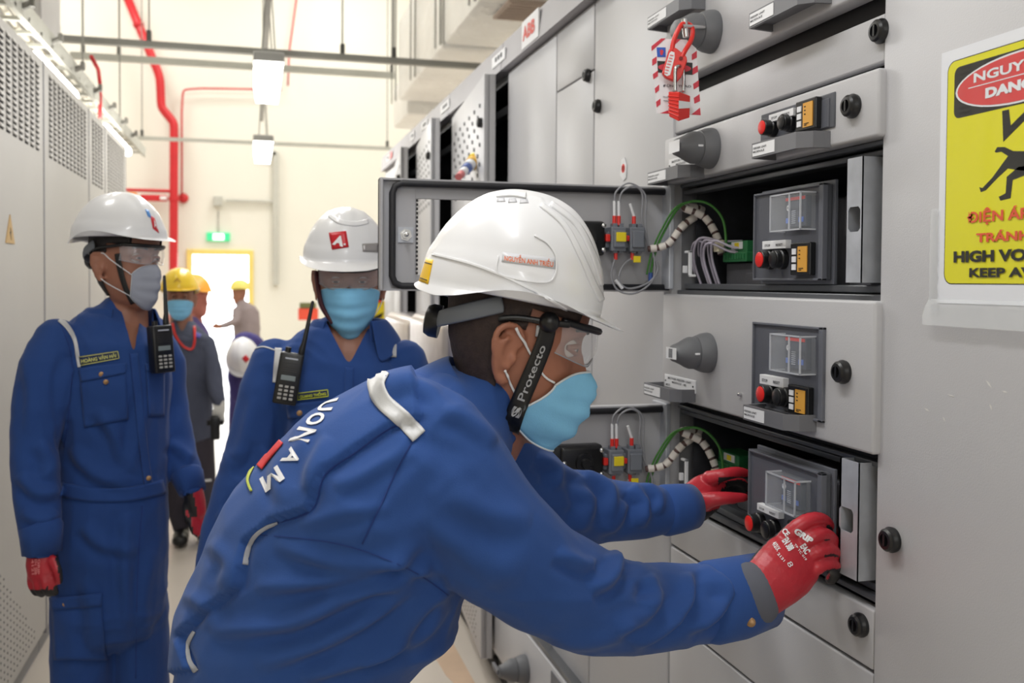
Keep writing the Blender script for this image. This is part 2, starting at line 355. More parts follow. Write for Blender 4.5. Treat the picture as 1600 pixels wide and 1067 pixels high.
# fire extinguisher box / red notice
a, b = onY(466, 475, 14), onY(497, 500, 14); t = thing('notice_board', (a.x, 14, b.z), 'small red notice box seen above the middle man\'s shoulder', 'box')
g = MB(); g.bbox(a.x, b.x, 13.97, 14.05, b.z, a.z-.06, .01); obj('notice_panel', g, mat('notice_red', (240, 90, 66), .5), t)
g = MB(); g.bbox(a.x+.02, b.x-.03, 13.96, 14.04, a.z-.06, a.z+.02, .01); obj('notice_header', g, mat('notice_olive', (110, 112, 70), .6), t)
g = MB(); g.box((a.x+b.x)/2-.02, (a.x+b.x)/2+.02, 14, 14.04, 0, b.z); obj('post', g, STRUT, t)
# ceiling-hung struts
def strut(u0, v0, u1, v1, Y, hgt, m, label, rods):
    a, b = onY(u0, v0, Y), onY(u1, v1, Y); z = (a.z+b.z)/2
    t = thing('hanging_strut', ((a.x+b.x)/2, Y, z), label, 'support rail')
    g = MB(); g.box(a.x, b.x, Y-.02, Y+.02, z-hgt/2, z+hgt/2); g.box(a.x, b.x, Y-.035, Y-.02, z-hgt/2, z-hgt/2+.012); obj('rail', g, m, t)
    for u in rods:
        x = onY(u, v0, Y).x; g = MB(); g.cyl((x, Y, z), (x, Y, 8.2), .006, n=6); obj('threaded_rod', g, STRUT, t)
        g = MB(); g.bbox(x-.015, x+.015, Y-.03, Y+.02, z+hgt/2, z+hgt/2+.07, .005); obj('rod_clamp', g, mat('clamp_dark', (80, 80, 78), .5), t)
strut(78, 66, 760, 99, 6.9, .045, STRUT, 'grey steel rail hanging across the aisle above the near lamp', (90, 233, 535, 615))
strut(110, 90, 616, 115, 9.3, .06, TRAYM, 'pale rail hanging behind and just below the grey one', (130, 186, 612))
strut(215, 219, 612, 229, 11.6, .04, TRAYM, 'lowest pale rail hanging level with the far lamp', (222, 605))
# luminaires
for i, y in list(enumerate(LUM_Y))[3:]:
    lab = {3: 'nearer glowing lamp hanging over the aisle', 4: 'farther glowing lamp hanging over the aisle'}.get(i, 'glowing lamp overhead out of the picture')
    zz = 2.76 if i < 4 else 2.72; hl = .42; y = y if i < 4 else 9.4
    t = thing('hanging_lamp', (.09, y, zz), lab, 'lamp', 'lamps hanging in a row over the aisle')
    g = MB(); g.bbox(-.0, .18, y-hl, y+hl, zz+.03, zz+.09, .01); obj('housing', g, mat('lamp_housing', (170, 170, 168), .5), t)
    g = MB(); g.prism([(.005, zz+.03), (.02, zz-.07), (.16, zz-.07), (.175, zz+.03)], 'y', y-hl+.01, y+hl-.01); obj('diffuser', g, LAMP, t)
    for dy in (-.3, .3):
        g = MB(); g.cyl((.05, y+dy, zz+.09), (.075, y+dy, 3.26), .004, n=6); obj('hanger', g, STRUT, t); g = MB(); g.cyl((.13, y+dy, zz+.09), (.105, y+dy, 3.26), .004, n=6); obj('hanger', g, STRUT, t)
g = MB(); g.box(.07, .11, -3, 11, 3.25, 3.262); g.box(.07, .074, -3, 11, 3.262, 3.29); g.box(.106, .11, -3, 11, 3.262, 3.29)
t = tag(obj('lamp_channel', g, STRUT), 'long steel channel carrying the row of hanging lamps', 'support rail')
for y in (-1.5, 1.5, 4.5, 6.9, 9.3):
    g = MB(); g.cyl((.09, y, 3.26), (.09, y, 8.19), .006, n=6); obj('threaded_rod', g, STRUT, t)
# insulated duct over the right-hand row
xd = 1.32; zb = onX(690, 74, xd).z; y1 = onX(622, 160, xd).y
t = thing('air_duct', (xd, y1, zb), 'large foil-wrapped air duct above the right-hand cabinets', 'duct')
g = MB()
ns = 9; ys = np.linspace(-1, y1, ns+1)
for i in range(ns):
    e = .012*(i % 2); g.bbox(xd-e, xd+1.2, ys[i]+.006, ys[i+1]-.006, zb-e, zb+.75, .03)
obj('duct_casing', g, DUCT, t, smooth='auto')
g = MB(); g.bbox(xd+.08, xd+1.1, y1, y1+.9, zb-.12, zb+.3, .03); obj('duct_boot', g, DUCT, t, smooth='auto')
g = MB()
for y in ys[1:]: g.box(xd-.03, xd-.018, y-.012, y+.012, zb, zb+1.5); g.cyl((xd-.06, y, zb-.03), (xd-.06, y, 8.2), .006, n=6)
obj('duct_hanger', g, STRUT, t)
g = MB(); yv = onX(745, 45, xd).y; g.box(xd+.15, xd+.6, yv-.2, yv+.2, zb-.03, zb-.012)
for k in range(7): g.box(xd+.17, xd+.58, yv-.18+k*.055, yv-.165+k*.055, zb-.037, zb-.03)
obj('vent_grille', g, mat('vent_tan', (190, 172, 160), .6), t)
# ================================================================== left-hand cabinets
zt = 2.36
seam = [onX(u, 437, XL).y for u in (70, 140, 165, 197)]
seam = [seam[0]-1.25*2, seam[0]-1.25]+seam
zl0 = onX(139, 289, XL).z
names = ['grey left-hand cabinet nearest the camera', 'grey left-hand cabinet with yellow warning triangle beside the left man', 'grey louvred cabinet just past the left man', 'narrow louvred left-hand cabinet, third past the warning triangle', 'farthest louvred cabinet of the left-hand row']
for i in range(5):
    y0, y1_ = seam[i], seam[i+1]
    t = thing('tall_cabinet', (XL-.3, (y0+y1_)/2, 0), names[i], 'cabinet', 'left-hand cabinet row')
    g = MB(); g.box(XL-.9, XL-.012, y0+.003, y1_-.003, .08, zt-.02); obj('carcass', g, PAINT2, t)
    g = MB(); g.box(XL-.88, XL-.03, y0+.003, y1_-.003, 0, .08); obj('plinth', g, EDGE, t)
    g = MB(); g.bbox(XL-.018, XL, y0+.012, y1_-.012, .1, zt, .005); dleaf = obj('door', g, PAINT2, t)
    g = MB(); g.box(XL-.03, XL+.002, y1_-.0115, y1_-.0005, .08, zt+.0); obj('corner_post', g, mat('post_shade', (150, 149, 154), .5), t)
    g = MB(); h = MB(); pitch = .09; nc = max(3, int((y1_-y0-.12)/pitch)); rows = 16; z0, z1 = zl0+.03, zt-.04
    for r_ in range(rows):
        for k in range(nc):
            y = y0+.08+(k+.5)*(y1_-y0-.16)/nc; z = z0+(z1-z0)*r_/(rows-1)
            g.prism([(XL-.001, z+.012), (XL+.007, z-.004), (XL+.007, z-.006), (XL-.001, z-.004)], 'y', y-.026, y+.026)
            h.box(XL-.001, XL+.0012, y-.024, y+.024, z-.012, z-.0035)
    obj('louvre', g, PAINT2, dleaf, kind='stuff'); obj('slot', h, mat('slot_dark', (70, 70, 74), .7), dleaf, kind='stuff')
    h = MB()
    for r_ in range(26):
        for k in range(22):
            y = y0+.12+k*.045; z = .14+r_*.024
            if y < y1_-.1 and (r_ < 18-abs(k-8)*1.4): h.cyl((XL-.002, y, z), (XL+.0012, y, z), .0042, n=6)
    if h.v: obj('perforation', h, mat('slot_dark', (70, 70, 74), .7), dleaf, kind='stuff')
# warning triangle on the left door
a = onX(15, 335, XL+.002); b = onX(15, 380, XL+.002); y0 = onX(8, 380, XL).y; y1_ = onX(22, 380, XL).y
g = MB(); g.prism([(y0, b.z), (y1_, b.z), ((y0+y1_)/2, a.z)], 'x', XL, XL+.003)
t = tag(obj('warning_triangle', g, mat('triangle_tan', (196, 160, 104), .5)), 'small yellow voltage warning triangle stuck on the left cabinet', 'sign')
ym = (y0+y1_)/2; dy = (y1_-y0)*.5; hz = a.z-b.z
g = MB(); g.prism([(ym-.1*dy, b.z+.55*hz), (ym+.18*dy, b.z+.36*hz), (ym+.02*dy, b.z+.36*hz), (ym+.15*dy, b.z+.12*hz), (ym-.2*dy, b.z+.4*hz), (ym, b.z+.4*hz)], 'x', XL+.003, XL+.004); obj('lightning_bolt', g, BLKTXT, t)
# lamps and cable run over the left row
for k, (u0, u1) in enumerate(((62, 122), (168, 204))):
    ya, yb = onX(u0, 437, XL-.05).y, onX(u1, 437, XL-.05).y
    g = MB(); g.bbox(XL-.12, XL-.04, ya, yb, zt+.02, zt+.075, .015)
    tag(obj('cabinet_top_lamp', g, LAMP), ('nearer glowing strip lamp on top of the left cabinets', 'farther glowing strip lamp on top of the left cabinets')[k], 'lamp', 'strip lamps over left cabinets')
ya, yb = 2.0, onX(205, 437, XL-.2).y
t = thing('cable_ladder', (XL-.25, 4, zt+.35), 'pale cable ladder running above the left-hand cabinets', 'cable tray')
for x in (XL-.42, XL-.12):
    g = MB(); g.box(x, x+.02, ya, yb+.2, zt+.2, zt+.28); obj('side_rail', g, TRAYM, t)
for k in range(int((yb-ya)/.24)+1): g = MB(); g.box(XL-.42, XL-.1, ya+k*.24, ya+k*.24+.03, zt+.21, zt+.225); obj('rung', g, TRAYM, t)
g = MB()
for j in range(5):
    g.tube([(XL-.36+j*.055+.012*math.sin(k*1.3+j), ya+k*.25, zt+.245+.01*math.sin(k*.9+2*j)) for k in range(int((yb-ya)/.25)+1)], .013, 6)
obj('cable', g, mat('cable_cream', (206, 200, 186), .6), t)
for k in range(int((yb-ya-.4)/.6)): y = ya+.5+k*.6; g = MB(); g.cyl((XL-.12, y, zt+.23), (XL-.06, y, zt+.26), .014, n=8); g.bbox(XL-.075, XL-.055, y-.02, y+.02, zt+.24, zt+.28, .004); obj('cable_clamp', g, mat('clamp_grey', (128, 126, 120), .5), t)
for k, y in enumerate((3.2, 5.0, 6.8, 8.6)):
    g = MB(); g.cyl((XL-.27, y, zt+.2), (XL-.27, y, 8.2), .006, n=6); obj('threaded_rod', g, STRUT, t)
p = onX(48, 30, XL-.25); g = MB(); g.bbox(XL-.36, XL-.16, p.y-.22, p.y+.25, zt+.28, zt+.66, .01)
tag(obj('junction_box', g, mat('box_pale', (205, 203, 204), .5)), 'grey junction box on the cable ladder at upper left', 'box')
p = onX(150, 150, XL-.12); g = MB(); g.tube([(XL-.1, p.y-.3, zt+.42), (XL-.1, p.y-.05, zt+.4), (XL-.1, p.y+.02, zt+.33), (XL-.1, p.y+.02, zt+.12)], .012)
tag(obj('thin_red_pipe', g, REDPIPE, smooth=True), 'short bent red conduit beside the cable ladder', 'pipe')
# ================================================================== right-hand switchgear row
XD = .875
def yx(u, X=XR, v=533): return onX(u, v, X).y
def latch(u, v, X, parent, r=.0165, name='latch'):
    p = onX(u, v, X); g = MB()
    g.lathe(p, (-1, 0, 0), [(-.004, r*1.0), (.003, r*1.12), (.006, r*1.12), (.009, r*.98), (.013, r*.98), (.016, r*.8), (.0165, r*.55), (.011, r*.5), (.0105, .001)], 24)
    q = p+Vector((-.013, 0, 0)); g.box(q.x-.004, q.x+.004, q.y-.002, q.y+.002, q.z-r*.5, q.z+r*.5)
    return obj(name, g, BLACK, parent, smooth='auto')
def rotary(u, v, X, parent, s=1.0, ang=0, label=None):
    p = onX(u, v, X); g = MB()
    g.lathe(p, (-1, 0, 0), [(0, .046*s), (.004, .047*s), (.018*s, .045*s), (.034*s, .039*s), (.036*s, .034*s), (.037*s, .034*s)], 32)
    a = R(ang); up = Vector((0, math.sin(a), math.cos(a)))
    sec = [(.036, .037, .037), (.050, .036, .037), (.060, .034, .033), (.070, .032, .027), (.082, .029, .0215), (.089, .027, .019), (.0925, .022, .014)]
    g.loft([p+Vector((-x*s, 0, 0)) for x, _, _ in sec], [(b*s, a_*s) for _, a_, b in sec], ref=up, n=28, rnd=False)
    o = obj('rotary_handle', g, KNOBG, parent, smooth='auto', label=label)
    side = Vector((0, math.cos(a), -math.sin(a)))
    return o, p, up, side
def rot_label(p, up, side, s, parent, full=True):
    g = MB(); c = p+Vector((-.0795*s, 0, 0))
    if full:
        g.add([c+side*.0285*s*i+up*.0165*s*j+Vector((-.0142*s, 0, 0)) for j in (-.8, -.4, .4, .8) for i in (-1, 1)], [(0, 1, 3, 2), (2, 3, 5, 4), (4, 5, 7, 6)])
    obj('white_marker', g, WHITE, parent)
    g = MB(); c = p+Vector((-.045*s, 0, 0))-side*.0355*s; g.bbox(c.x-.006*s, c.x+.006*s, c.y-.002, c.y+.002, c.z-.002, c.z+.002, .001); obj('position_mark', g, WHITE, parent)
def tray_handle(X, y0, y1, z, h, parent, lines=None, dep=.048, lab=.42):   # y0 far (left in the picture), y1 near
    g = MB(); c = .022; t = .006; z0, z1 = z-h/2, z+h/2
    o_ = [(X+.001, y0), (X-dep, y0-c*.4), (X-dep, y1+c), (X-dep*.6, y1+.004), (X+.001, y1)]
    i_ = [(X+.001, y0-t), (X-dep+t, y0-c*.4-t), (X-dep+t, y1+c), (X-dep*.6+t*.6, y1+.004+t), (X+.001, y1+t)]
    for k in range(4): g.prism([o_[k], o_[k+1], i_[k+1], i_[k]], 'z', z0, z1)
    g.prism(i_, 'z', z-.0015, z+.0015)
    p = ((X-.02), (y0+y1)/2+.01, z+.002); g.cyl(p, (p[0], p[1], z+.004), .004, n=10)
    o = obj('pull_handle', g, DPLATE2, parent, smooth='auto')
    L = (y0-y1); ya, yb = y0-c*.4-.004, y0-c*.4-.004-L*lab
    g = MB(); g.box(X-dep-.001, X-dep+.001, ya, yb, z0+.003, z1-.003); obj('handle_label', g, WHITE, parent)
    for k, s in enumerate(lines or ['FEEDER UNIT', 'MODULE']):
        put_text('label_print', s, (X-dep-.001, ya-.003, z+.0015-k*.006), (0, -1, 0), (0, 0, 1), abs(ya-yb)*(.62-.1*k), .0035, GREYTXT, parent)
    return o
def pushbuttons(X, yr, yb, z, r, parent, ztag=None, ys=None):
    for nm, y, m, d in (('red_button', yr, REDB, .024), ('black_button', yb, BLACK, .021)):
        g = MB(); g.lathe((X, y, z), (-1, 0, 0), [(0, r*1.12), (.01, r*1.12), (.012, r), (d, r), (d+.001, r*.94)], 28)
        o = obj(nm+'_bezel', g, BLACK, parent, smooth='auto')
        g = MB(); g.lathe((X-d, y, z), (-1, 0, 0), [(0, r*.86), (.002, r*.86), (.0026, r*.8)], 28); obj(nm, g, m, parent, smooth='auto')
    if ztag:
        g = MB(); g.bbox(X-.012, X-.0005, ys[0], ys[1], ztag[0], ztag[1], .0008); obj('button_label', g, WHITE, parent)
        h = (ztag[1]-ztag[0])*.3; w_ = abs(ys[0]-ys[1])
        put_text('label_print', 'STOP', (X-.012, ys[0]-w_*.12, ztag[0]+h), (0, -1, 0), (0, 0, 1), w_*.24, h, GREYTXT, parent)
        put_text('label_print', 'RESET', (X-.012, ys[0]-w_*.6, ztag[0]+h), (0, -1, 0), (0, 0, 1), w_*.28, h, GREYTXT, parent)
def display(X, y0, y1, z0, z1, parent):
    g = MB(); g.bbox(X-.012, X, y1, y0, z0, z1, .002); obj('relay_housing', g, BLACK, parent)
    w_ = y0-y1; h = z1-z0
    g = MB(); g.box(X-.0135, X-.0118, y0-w_*.42, y1+w_*.12, z0+h*.1, z1-h*.12); obj('relay_window', g, AMBER, parent)
    g = MB()
    for k in range(3): g.box(X-.0135, X-.0118, y0-w_*.12, y0-w_*.32, z0+h*(.16+k*.24), z0+h*(.34+k*.24))
    obj('relay_key', g, WHITE, parent)
    g = MB()
    for k in range(2): g.box(X-.0145, X-.0134, y0-w_*.5, y0-w_*(.72-.1*k), z0+h*(.2-.05*k), z0+h*(.22-.05*k))
    for k in range(3): g.box(X-.0145, X-.0134, y0-w_*.5, y0-w_*.56, z0+h*(.5+.12*k), z0+h*(.53+.12*k))
    obj('relay_print', g, BLKTXT, parent)
def clear_cover(X, y0, y1, z0, z1, parent, dep=.03):
    g = MB(); t = .0015; Xa = X-dep
    g.box(Xa, Xa+t, y0, y1, z0, z1); g.box(Xa, X, y0, y0-t, z0, z1); g.box(Xa, X, y1, y1+t, z0, z1); g.box(Xa, X, y0, y1, z0, z0+t); g.box(Xa, X, y0, y1, z1-t, z1)
    w_ = y0-y1; h = z1-z0
    b = MB(); b.bbox(X-.012, X-.001, y0-w_*.2, y1+w_*.14, z0+h*.1, z1-h*.06, .001); obj('breaker_face', b, mat('breaker_slate', (72, 78, 92), .45), parent)
    b = MB(); b.box(X-.0135, X-.0118, y0-w_*.22, y1+w_*.16, z1-h*.16, z1-h*.075); obj('breaker_stripe', b, REDP, parent)
    b = MB(); b.box(X-.0135, X-.0118, y0-w_*.24, y0-w_*.36, z0+h*.22, z0+h*.36); b.box(X-.0135, X-.0118, y1+w_*.34, y1+w_*.2, z0+h*.22, z0+h*.36); obj('breaker_logo', b, mat('breaker_blue', (96, 130, 214), .5), parent)
    b = MB(); b.lathe((X-.0118, y0-w_*.31, z0+h*.64), (-1, 0, 0), [(0, .0048), (.002, .0048), (.002, .0028), (.0005, .0028)], 16); obj('toggle_ring', b, WHITE, parent)
    b = MB()
    for k in range(7): b.box(X-.0132, X-.0118, y0-w_*.42, y1+w_*.46, z0+h*(.2+.055*k), z0+h*(.225+.055*k))
    obj('breaker_print', b, mat('print_pale', (190, 194, 204), .6), parent)
    obj('clear_cover', g, CLEAR, parent)
    b = MB(); e = .0012
    for yy in (y0, y1):
        for zz in (z0, z1): b.box(Xa-e, X, yy-e, yy+e, zz-e, zz+e)
    for zz in (z0, z1): b.box(Xa-e, Xa+e, y0, y1, zz-e, zz+e)
    for yy in (y0, y1): b.box(Xa-e, Xa+e, yy-e, yy+e, z0, z1)
    ym = y1+w_*.36; b.box(Xa-e, Xa+e, ym-e, ym+e, z0, z1)
    obj('cover_edge', b, mat('clear_edge', (214, 216, 222), .2, alpha=.75), parent)
TOP = 2.26
# ---- near cabinet with the sign
yA = yx(1384)
t = thing('switchgear_cabinet', (XR+.3, .3, 0), 'nearest plain grey cabinet carrying the yellow danger sign', 'cabinet')
cabA = t
g = MB(); g.box(XR+.02, XR+.8, -1.2, yA-.006, 0, TOP+.1); obj('carcass', g, PAINT, t)
g = MB(); g.bbox(XR-.012, XR+.02, -.1, yA, .1, TOP+.02, .004); door = obj('door', g, PAINT, t, smooth='auto')
g = MB(); g.bbox(XR-.012, XR+.02, -1.2, -.104, .1, TOP+.02, .004); obj('door', g, PAINT, t, smooth='auto')
latch(1396, 843, XR-.012, door)
g = MB()
for (u, v) in ((1448, 640), (1486, 618), (1545, 600), (1548, 636), (1475, 655), (1570, 612)):
    p = onX(u, v, XR-.0125); w_ = .004+random.random()*.006; a = random.random()*2
    g.add([(XR-.0124, p.y+w_*math.cos(a), p.z+w_*math.sin(a)), (XR-.0124, p.y-.0012, p.z+.001), (XR-.0124, p.y-w_*math.cos(a), p.z-w_*math.sin(a)), (XR-.0124, p.y+.0012, p.z-.001)], [(0, 1, 2, 3)])
obj('scuff', g, mat('scuff_pale', (222, 220, 216), .6), door)
# ---- module cabinet
yB0, yB1 = yx(1057), yA                     # far and near ends
y0, y1 = yB0, yB1
zc1t = .5*(onX(1062, 282, XR).z+onX(1383, 226, XR).z); zc1b = .5*(onX(1062, 445, XR).z+onX(1380, 468, XR).z)
zc2t = .5*(onX(1062, 640, XR).z+onX(1375, 712, XR).z); zc2b = .5*(onX(1116, 803, XR).z+onX(1375, 930, XR).z)
cab = thing('switchgear_cabinet', (XR+.3, (y0+y1)/2, 0), 'grey cabinet of stacked drawers with two opened breaker compartments', 'cabinet')
g = MB()
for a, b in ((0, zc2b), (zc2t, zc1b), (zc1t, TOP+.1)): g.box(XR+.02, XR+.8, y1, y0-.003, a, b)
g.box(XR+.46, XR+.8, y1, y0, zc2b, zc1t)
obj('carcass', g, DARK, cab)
for nm, za, zb_ in (('upper', zc1b, zc1t), ('lower', zc2b, zc2t)):
    g = MB(); g.box(XR+.004, XR+.44, y1-.0, y1+.004, za, zb_); g.box(XR+.03, XR+.44, y0-.03, y0-.026, za, zb_)
    g.box(XR+.02, XR+.45, y1, y0, za, za+.004); g.box(XR+.02, XR+.45, y1, y0, zb_-.004, zb_); obj('compartment_liner', g, mat('liner_grey', (66, 67, 72), .5, metal=.3, var=.2, vscale=30), cab)
    g = MB(); g.bbox(XR+.012, XR+.04, y1+.01, y0, zb_-.022, zb_-.012, .002); g.bbox(XR+.0, XR+.02, y1+.004, y0-.01, zb_-.008, zb_, .002)
    g.bbox(XR+.008, XR+.035, y1+.01, y0-.02, za, za+.012, .002); g.bbox(XR-.002, XR+.012, y1+.004, y0-.004, za-.012, za-.002, .002); obj('slide_rail', g, mat('rail_steel', (110, 112, 116), .4, metal=.6), cab)
# galvanised hinge post at the left of both compartments
g = MB(); g.bbox(XR-.024, XR-.0125, yx(1060), yx(1047), zc1b, zc1t+.0, .002); obj('hinge_post', g, ZINC, cab)
g = MB(); g.bbox(XR-.024, XR-.0125, yx(1058), yx(1035), zc2b, zc2t, .002); obj('hinge_post', g, ZINC, cab)
# fronts: (u left, top, bottom) -> (u right, top, bottom)
zg = .5*(onX(1095, 124, XD).z+onX(1380, 4, XD).z)              # shadow gap under the top drawer
zh = rectX(XD, 1039, 216, 284, 1362, 112, 222)                 # half-height drawer
zl1 = .5*(onX(1060, 857, XR).z+onX(1367, 1042, XR).z); zl2 = .5*(onX(1112, 1012, XR).z+onX(1187, 1067, XR).z)
yr = yx(1366, XD); yl = yx(1035, XD)
def front(name, z0, z1, x=XD, ya=None, yb=None, label=None, r=.005):
    g = MB(); g.bbox(x, XR+.012, yb if yb is not None else yr, ya if ya is not None else yl, z0, z1, r, 3); return obj(name, g, PAINT, cab, smooth='auto', label=label)
top = front('drawer', zg+.022, zg+.3, label='top drawer front with the padlocked rotary handle')
half = front('drawer', zh[2], zh[3], label='slim drawer front with a button panel')
blank = front('blank_panel', zh[3]+.012, zg-.012, x=XR-.008, yb=y1+.004, r=.003)
mid = (onX(1038, 458, XD).z+onX(1366, 472, XD).z)/2, (onX(1040, 626, XD).z+onX(1355, 700, XD).z)/2
big = front('drawer', mid[1], mid[0], label='large closed compartment door with recessed control plate')
low = []
zz = [zc2b-.018, zl1, zl2, zl2-(zl1-zl2), .1]
for i in range(4): low.append(front('blank_panel', zz[i+1]+.003, zz[i]-.003, x=XR-.01, yb=y1+.004, ya=y0-.003, r=.003))
latch(1347, 976, XR-.01, low[0]); latch(1380, 49, XR-.008, blank); latch(1335, 166, XD, half); latch(1320, 581, XD, big)
rotary(1112, 232, XD, half, .86)[0]
o, p, up, side = rotary(1114, 50, XD, top, .9, 0); 
o2, p2, up2, side2 = o, onX(1112, 232, XD), Vector((0, 0, 1)), Vector((0, 1, 0))
rot_label(p2, up2, side2, .86, half)
o3, p3, up3, side3 = rotary(1107, 551, XD, big, .86, 0)
rot_label(p3, up3, side3, .86, big)
g = MB()
for k in (-.9, -.3, .3): g.box(p3.x-.0955*.86, p3.x-.093*.86, p3.y+.004+k*.010, p3.y+.005+k*.010, p3.z-.009, p3.z+.009)
obj('marker_line', g, GREYTXT, big)
def th(u0, u1, v, X, parent, h=.02, **k):
    q = onX(u0, v, X); tray_handle(X, q.y-.0, yx(u1, X), q.z, h, parent, **k)
# handles (far end, near end given where they meet the panel)
def th2(ul, ur, vr, X, parent, h=.026, dep=.048, lines=None, lab=.42):
    y1_ = yx(ur, X); z = onX(ur, vr, X).z; fl = onX(ul, vr, X-dep); tray_handle(X, fl.y+.009, y1_, z, h, parent, dep=dep, lines=lines, lab=lab)
th2(1175, 1293, 219, XD, half); th2(1012, 1097, 268, XD, half, lab=.5)
th2(1161, 1278, 662, XD, big); th2(1006, 1088, 619, XD, big, lab=.5)
th2(1171, 1292, -4, XD, top); th2(1012, 1096, 8, XD, top, lab=.5)
th2(1012, 1092, 118, XD, top, lab=.5) if False else None
# name plates
def plate(u0, u1, vt, vb, X, parent, lines):
    a = onX(u0, vt, X); b = onX(u1, vb, X); g = MB(); za, zb_ = a.z, onX(u0, vb, X).z
    g.bbox(X-.002, X+.001, b.y, a.y, zb_, za, .0006); obj('name_plate', g, WHITE, parent); w_ = a.y-b.y; h = za-zb_
    for k, (s, x0, ww) in enumerate(lines): put_text('label_print', s, (X-.0022, a.y-w_*x0, za-h*(.32+.28*k)), (0, -1, 0), (0, 0, 1), w_*ww, h*.16, GREYTXT, parent)
    g = MB()
    for yy in (a.y-w_*.04, b.y+w_*.07): g.cyl((X-.0035, yy, (za+zb_)/2), (X-.001, yy, (za+zb_)/2), .0018, n=8)
    obj('plate_screw', g, BLACK, parent)
plate(1040, 1088, 584, 603, XD, big, [('MOTOR FEEDER UNIT', .12, .76), ('MODULE - 8E', .26, .46), ('MCC', .05, .15)])
plate(1046, 1094, 250, 270, XD, half, [('MOTOR FEEDER UNIT', .12, .76), ('MODULE - 4E', .26, .46)])
g = MB(); p = onX(1158, 616, XD); g.lathe(p, (-1, 0, 0), [(0, .0035), (.006, .0035), (.008, .0015)], 12); obj('screw', g, STEEL, big, smooth='auto')
# slim drawer's button panel
a = rectX(XD, 1191, 180, 220, 1306, 143, 208)
g = MB(); g.bbox(XD-.003, XD+.004, a[1], a[0], a[2], a[3], .002); obj('panel_frame', g, mat('frame_grey', (86, 88, 94), .5), half)
g = MB(); g.bbox(XD-.005, XD, a[1]+.012, a[0]-.003, a[2]+.002, a[3]-.008, .001); obj('panel_plate', g, DPLATE, half)
pr, pb = onX(1214, 199, XD), onX(1240, 194, XD); pushbuttons(XD-.004, pr.y+.0, pb.y-.004, (pr.z+pb.z)/2, .0135, half, (a[3]-.022, a[3]-.009), (yx(1209, XD), yx(1247, XD)))
q = rectX(XD, 1256, 160, 206, 1288, 152, 203); display(XD-.004, q[0], q[1], q[2], q[3], half)
# big door: recessed control plate
def unit_face(X, quad, parent, cover, label_, btn, disp, frame=True):
    a = rectX(X, *quad)
    if frame:
        g = MB(); t = .006
        g.bbox(X-.006, X+.004, a[1], a[0], a[3]-.004, a[3], .001); g.bbox(X-.006, X+.004, a[1], a[1]+t*2, a[2], a[3], .001); g.bbox(X-.006, X+.004, a[0]-.003, a[0], a[2], a[3], .001); g.bbox(X-.006, X+.004, a[1], a[0], a[2], a[2]+.004, .001)
        obj('plate_rim', g, mat('rim_grey', (104, 106, 114), .4), parent)
        g = MB(); g.bbox(X-.0015, X+.003, a[1]+.003, a[0]-.003, a[2]+.003, a[3]-.003, .001)
    obj('control_plate', g, DPLATE, parent)
    c = rectX(X, *cover); clear_cover(X, c[0], c[1], c[2], c[3], parent)
    l = rectX(X, *label_); pr = onX(btn[0], btn[1], X); pb = onX(btn[2], btn[3], X)
    pushbuttons(X-.001, pr.y, pb.y, (pr.z+pb.z)/2, .0155, parent, (l[2], l[3]), (l[0], l[1]))
    d = rectX(X, *disp); display(X-.001, d[0], d[1], d[2], d[3], parent); return a
unit_face(XD-.0, (1179, 503, 636, 1290, 511, 658), big, (1228, 523, 578, 1276, 524, 584), (1197, 585, 600, 1234, 590, 605), (1209, 616, 1232, 619), (1241, 600, 645, 1273, 605, 652))
# ---- breaker units standing in the two open compartments
def breaker_unit(X, quad, cover, label_, btn, disp, lab, zfloor, part='breaker_unit'):
    a = rectX(X, *quad); t = thing('breaker_unit', (X+.1, (a[0]+a[1])/2, a[2]), lab, 'circuit breaker', 'withdrawn breaker units')
    g = MB(); g.bbox(X+.03, X+.3, a[1]+.02, a[0]-.02, zfloor+.005, a[3]-.02, .004); obj('chassis', g, mat('chassis_grey', (98, 98, 102), .5), t)
    g = MB(); g.bbox(X+.014, X+.02, a[1]-.004, a[0]+.004, a[2]-.006, a[3]+.006, .001); obj('back_plate', g, mat('rim_grey', (104, 106, 114), .4), t)
    g = MB(); g.bbox(X+.002, X+.014, a[1]+.002, a[0], a[2], a[3], .003); obj('plate_body', g, mat('frame_grey', (86, 88, 94), .5), t)
    unit_face(X, quad, t, cover, label_, btn, disp)
    h = a[3]-a[2]; g = MB(); g.bbox(X+.05, X+.2, a[1]-.03, a[1]+.03, a[2]+h*.45, a[3]-h*.12, .004); obj('breaker_body', g, mat('breaker_pale', (170, 168, 170), .5), t)
    g = MB(); g.bbox(X+.06, X+.2, a[1]-.034, a[1]+.03, a[2]-.01, a[2]+h*.35, .003); obj('contactor', g, mat('contactor_grey', (104, 104, 110), .5), t)
    g = MB(); g.box(X+.055, X+.061, a[1]-.02, a[1]-.008, a[2]+h*.12, a[2]+h*.2); g.box(X+.049, X+.0505, a[1]-.02, a[1]-.01, a[2]+h*.6, a[2]+h*.65); obj('marker', g, WHITE, t)
    return t, a
breaker_unit(XR-.005, (1181, 303, 436, 1290, 287, 441), (1228, 308, 360, 1276, 300, 361), (1201, 378, 390, 1238, 374, 388), (1207, 406, 1226, 405), (1245, 380, 430, 1276, 378, 430), 'breaker unit in upper open compartment above the closed door', zc1b)
breaker_unit(XR-.035, (1173, 698, 824, 1288, 742, 868), (1222, 738, 790, 1268, 749, 802), (1193, 787, 797, 1227, 797, 809), (1191, 817, 1214, 826), (1240, 812, 858, 1264, 820, 868), 'breaker unit being gripped between the two red gloves', zc2b)
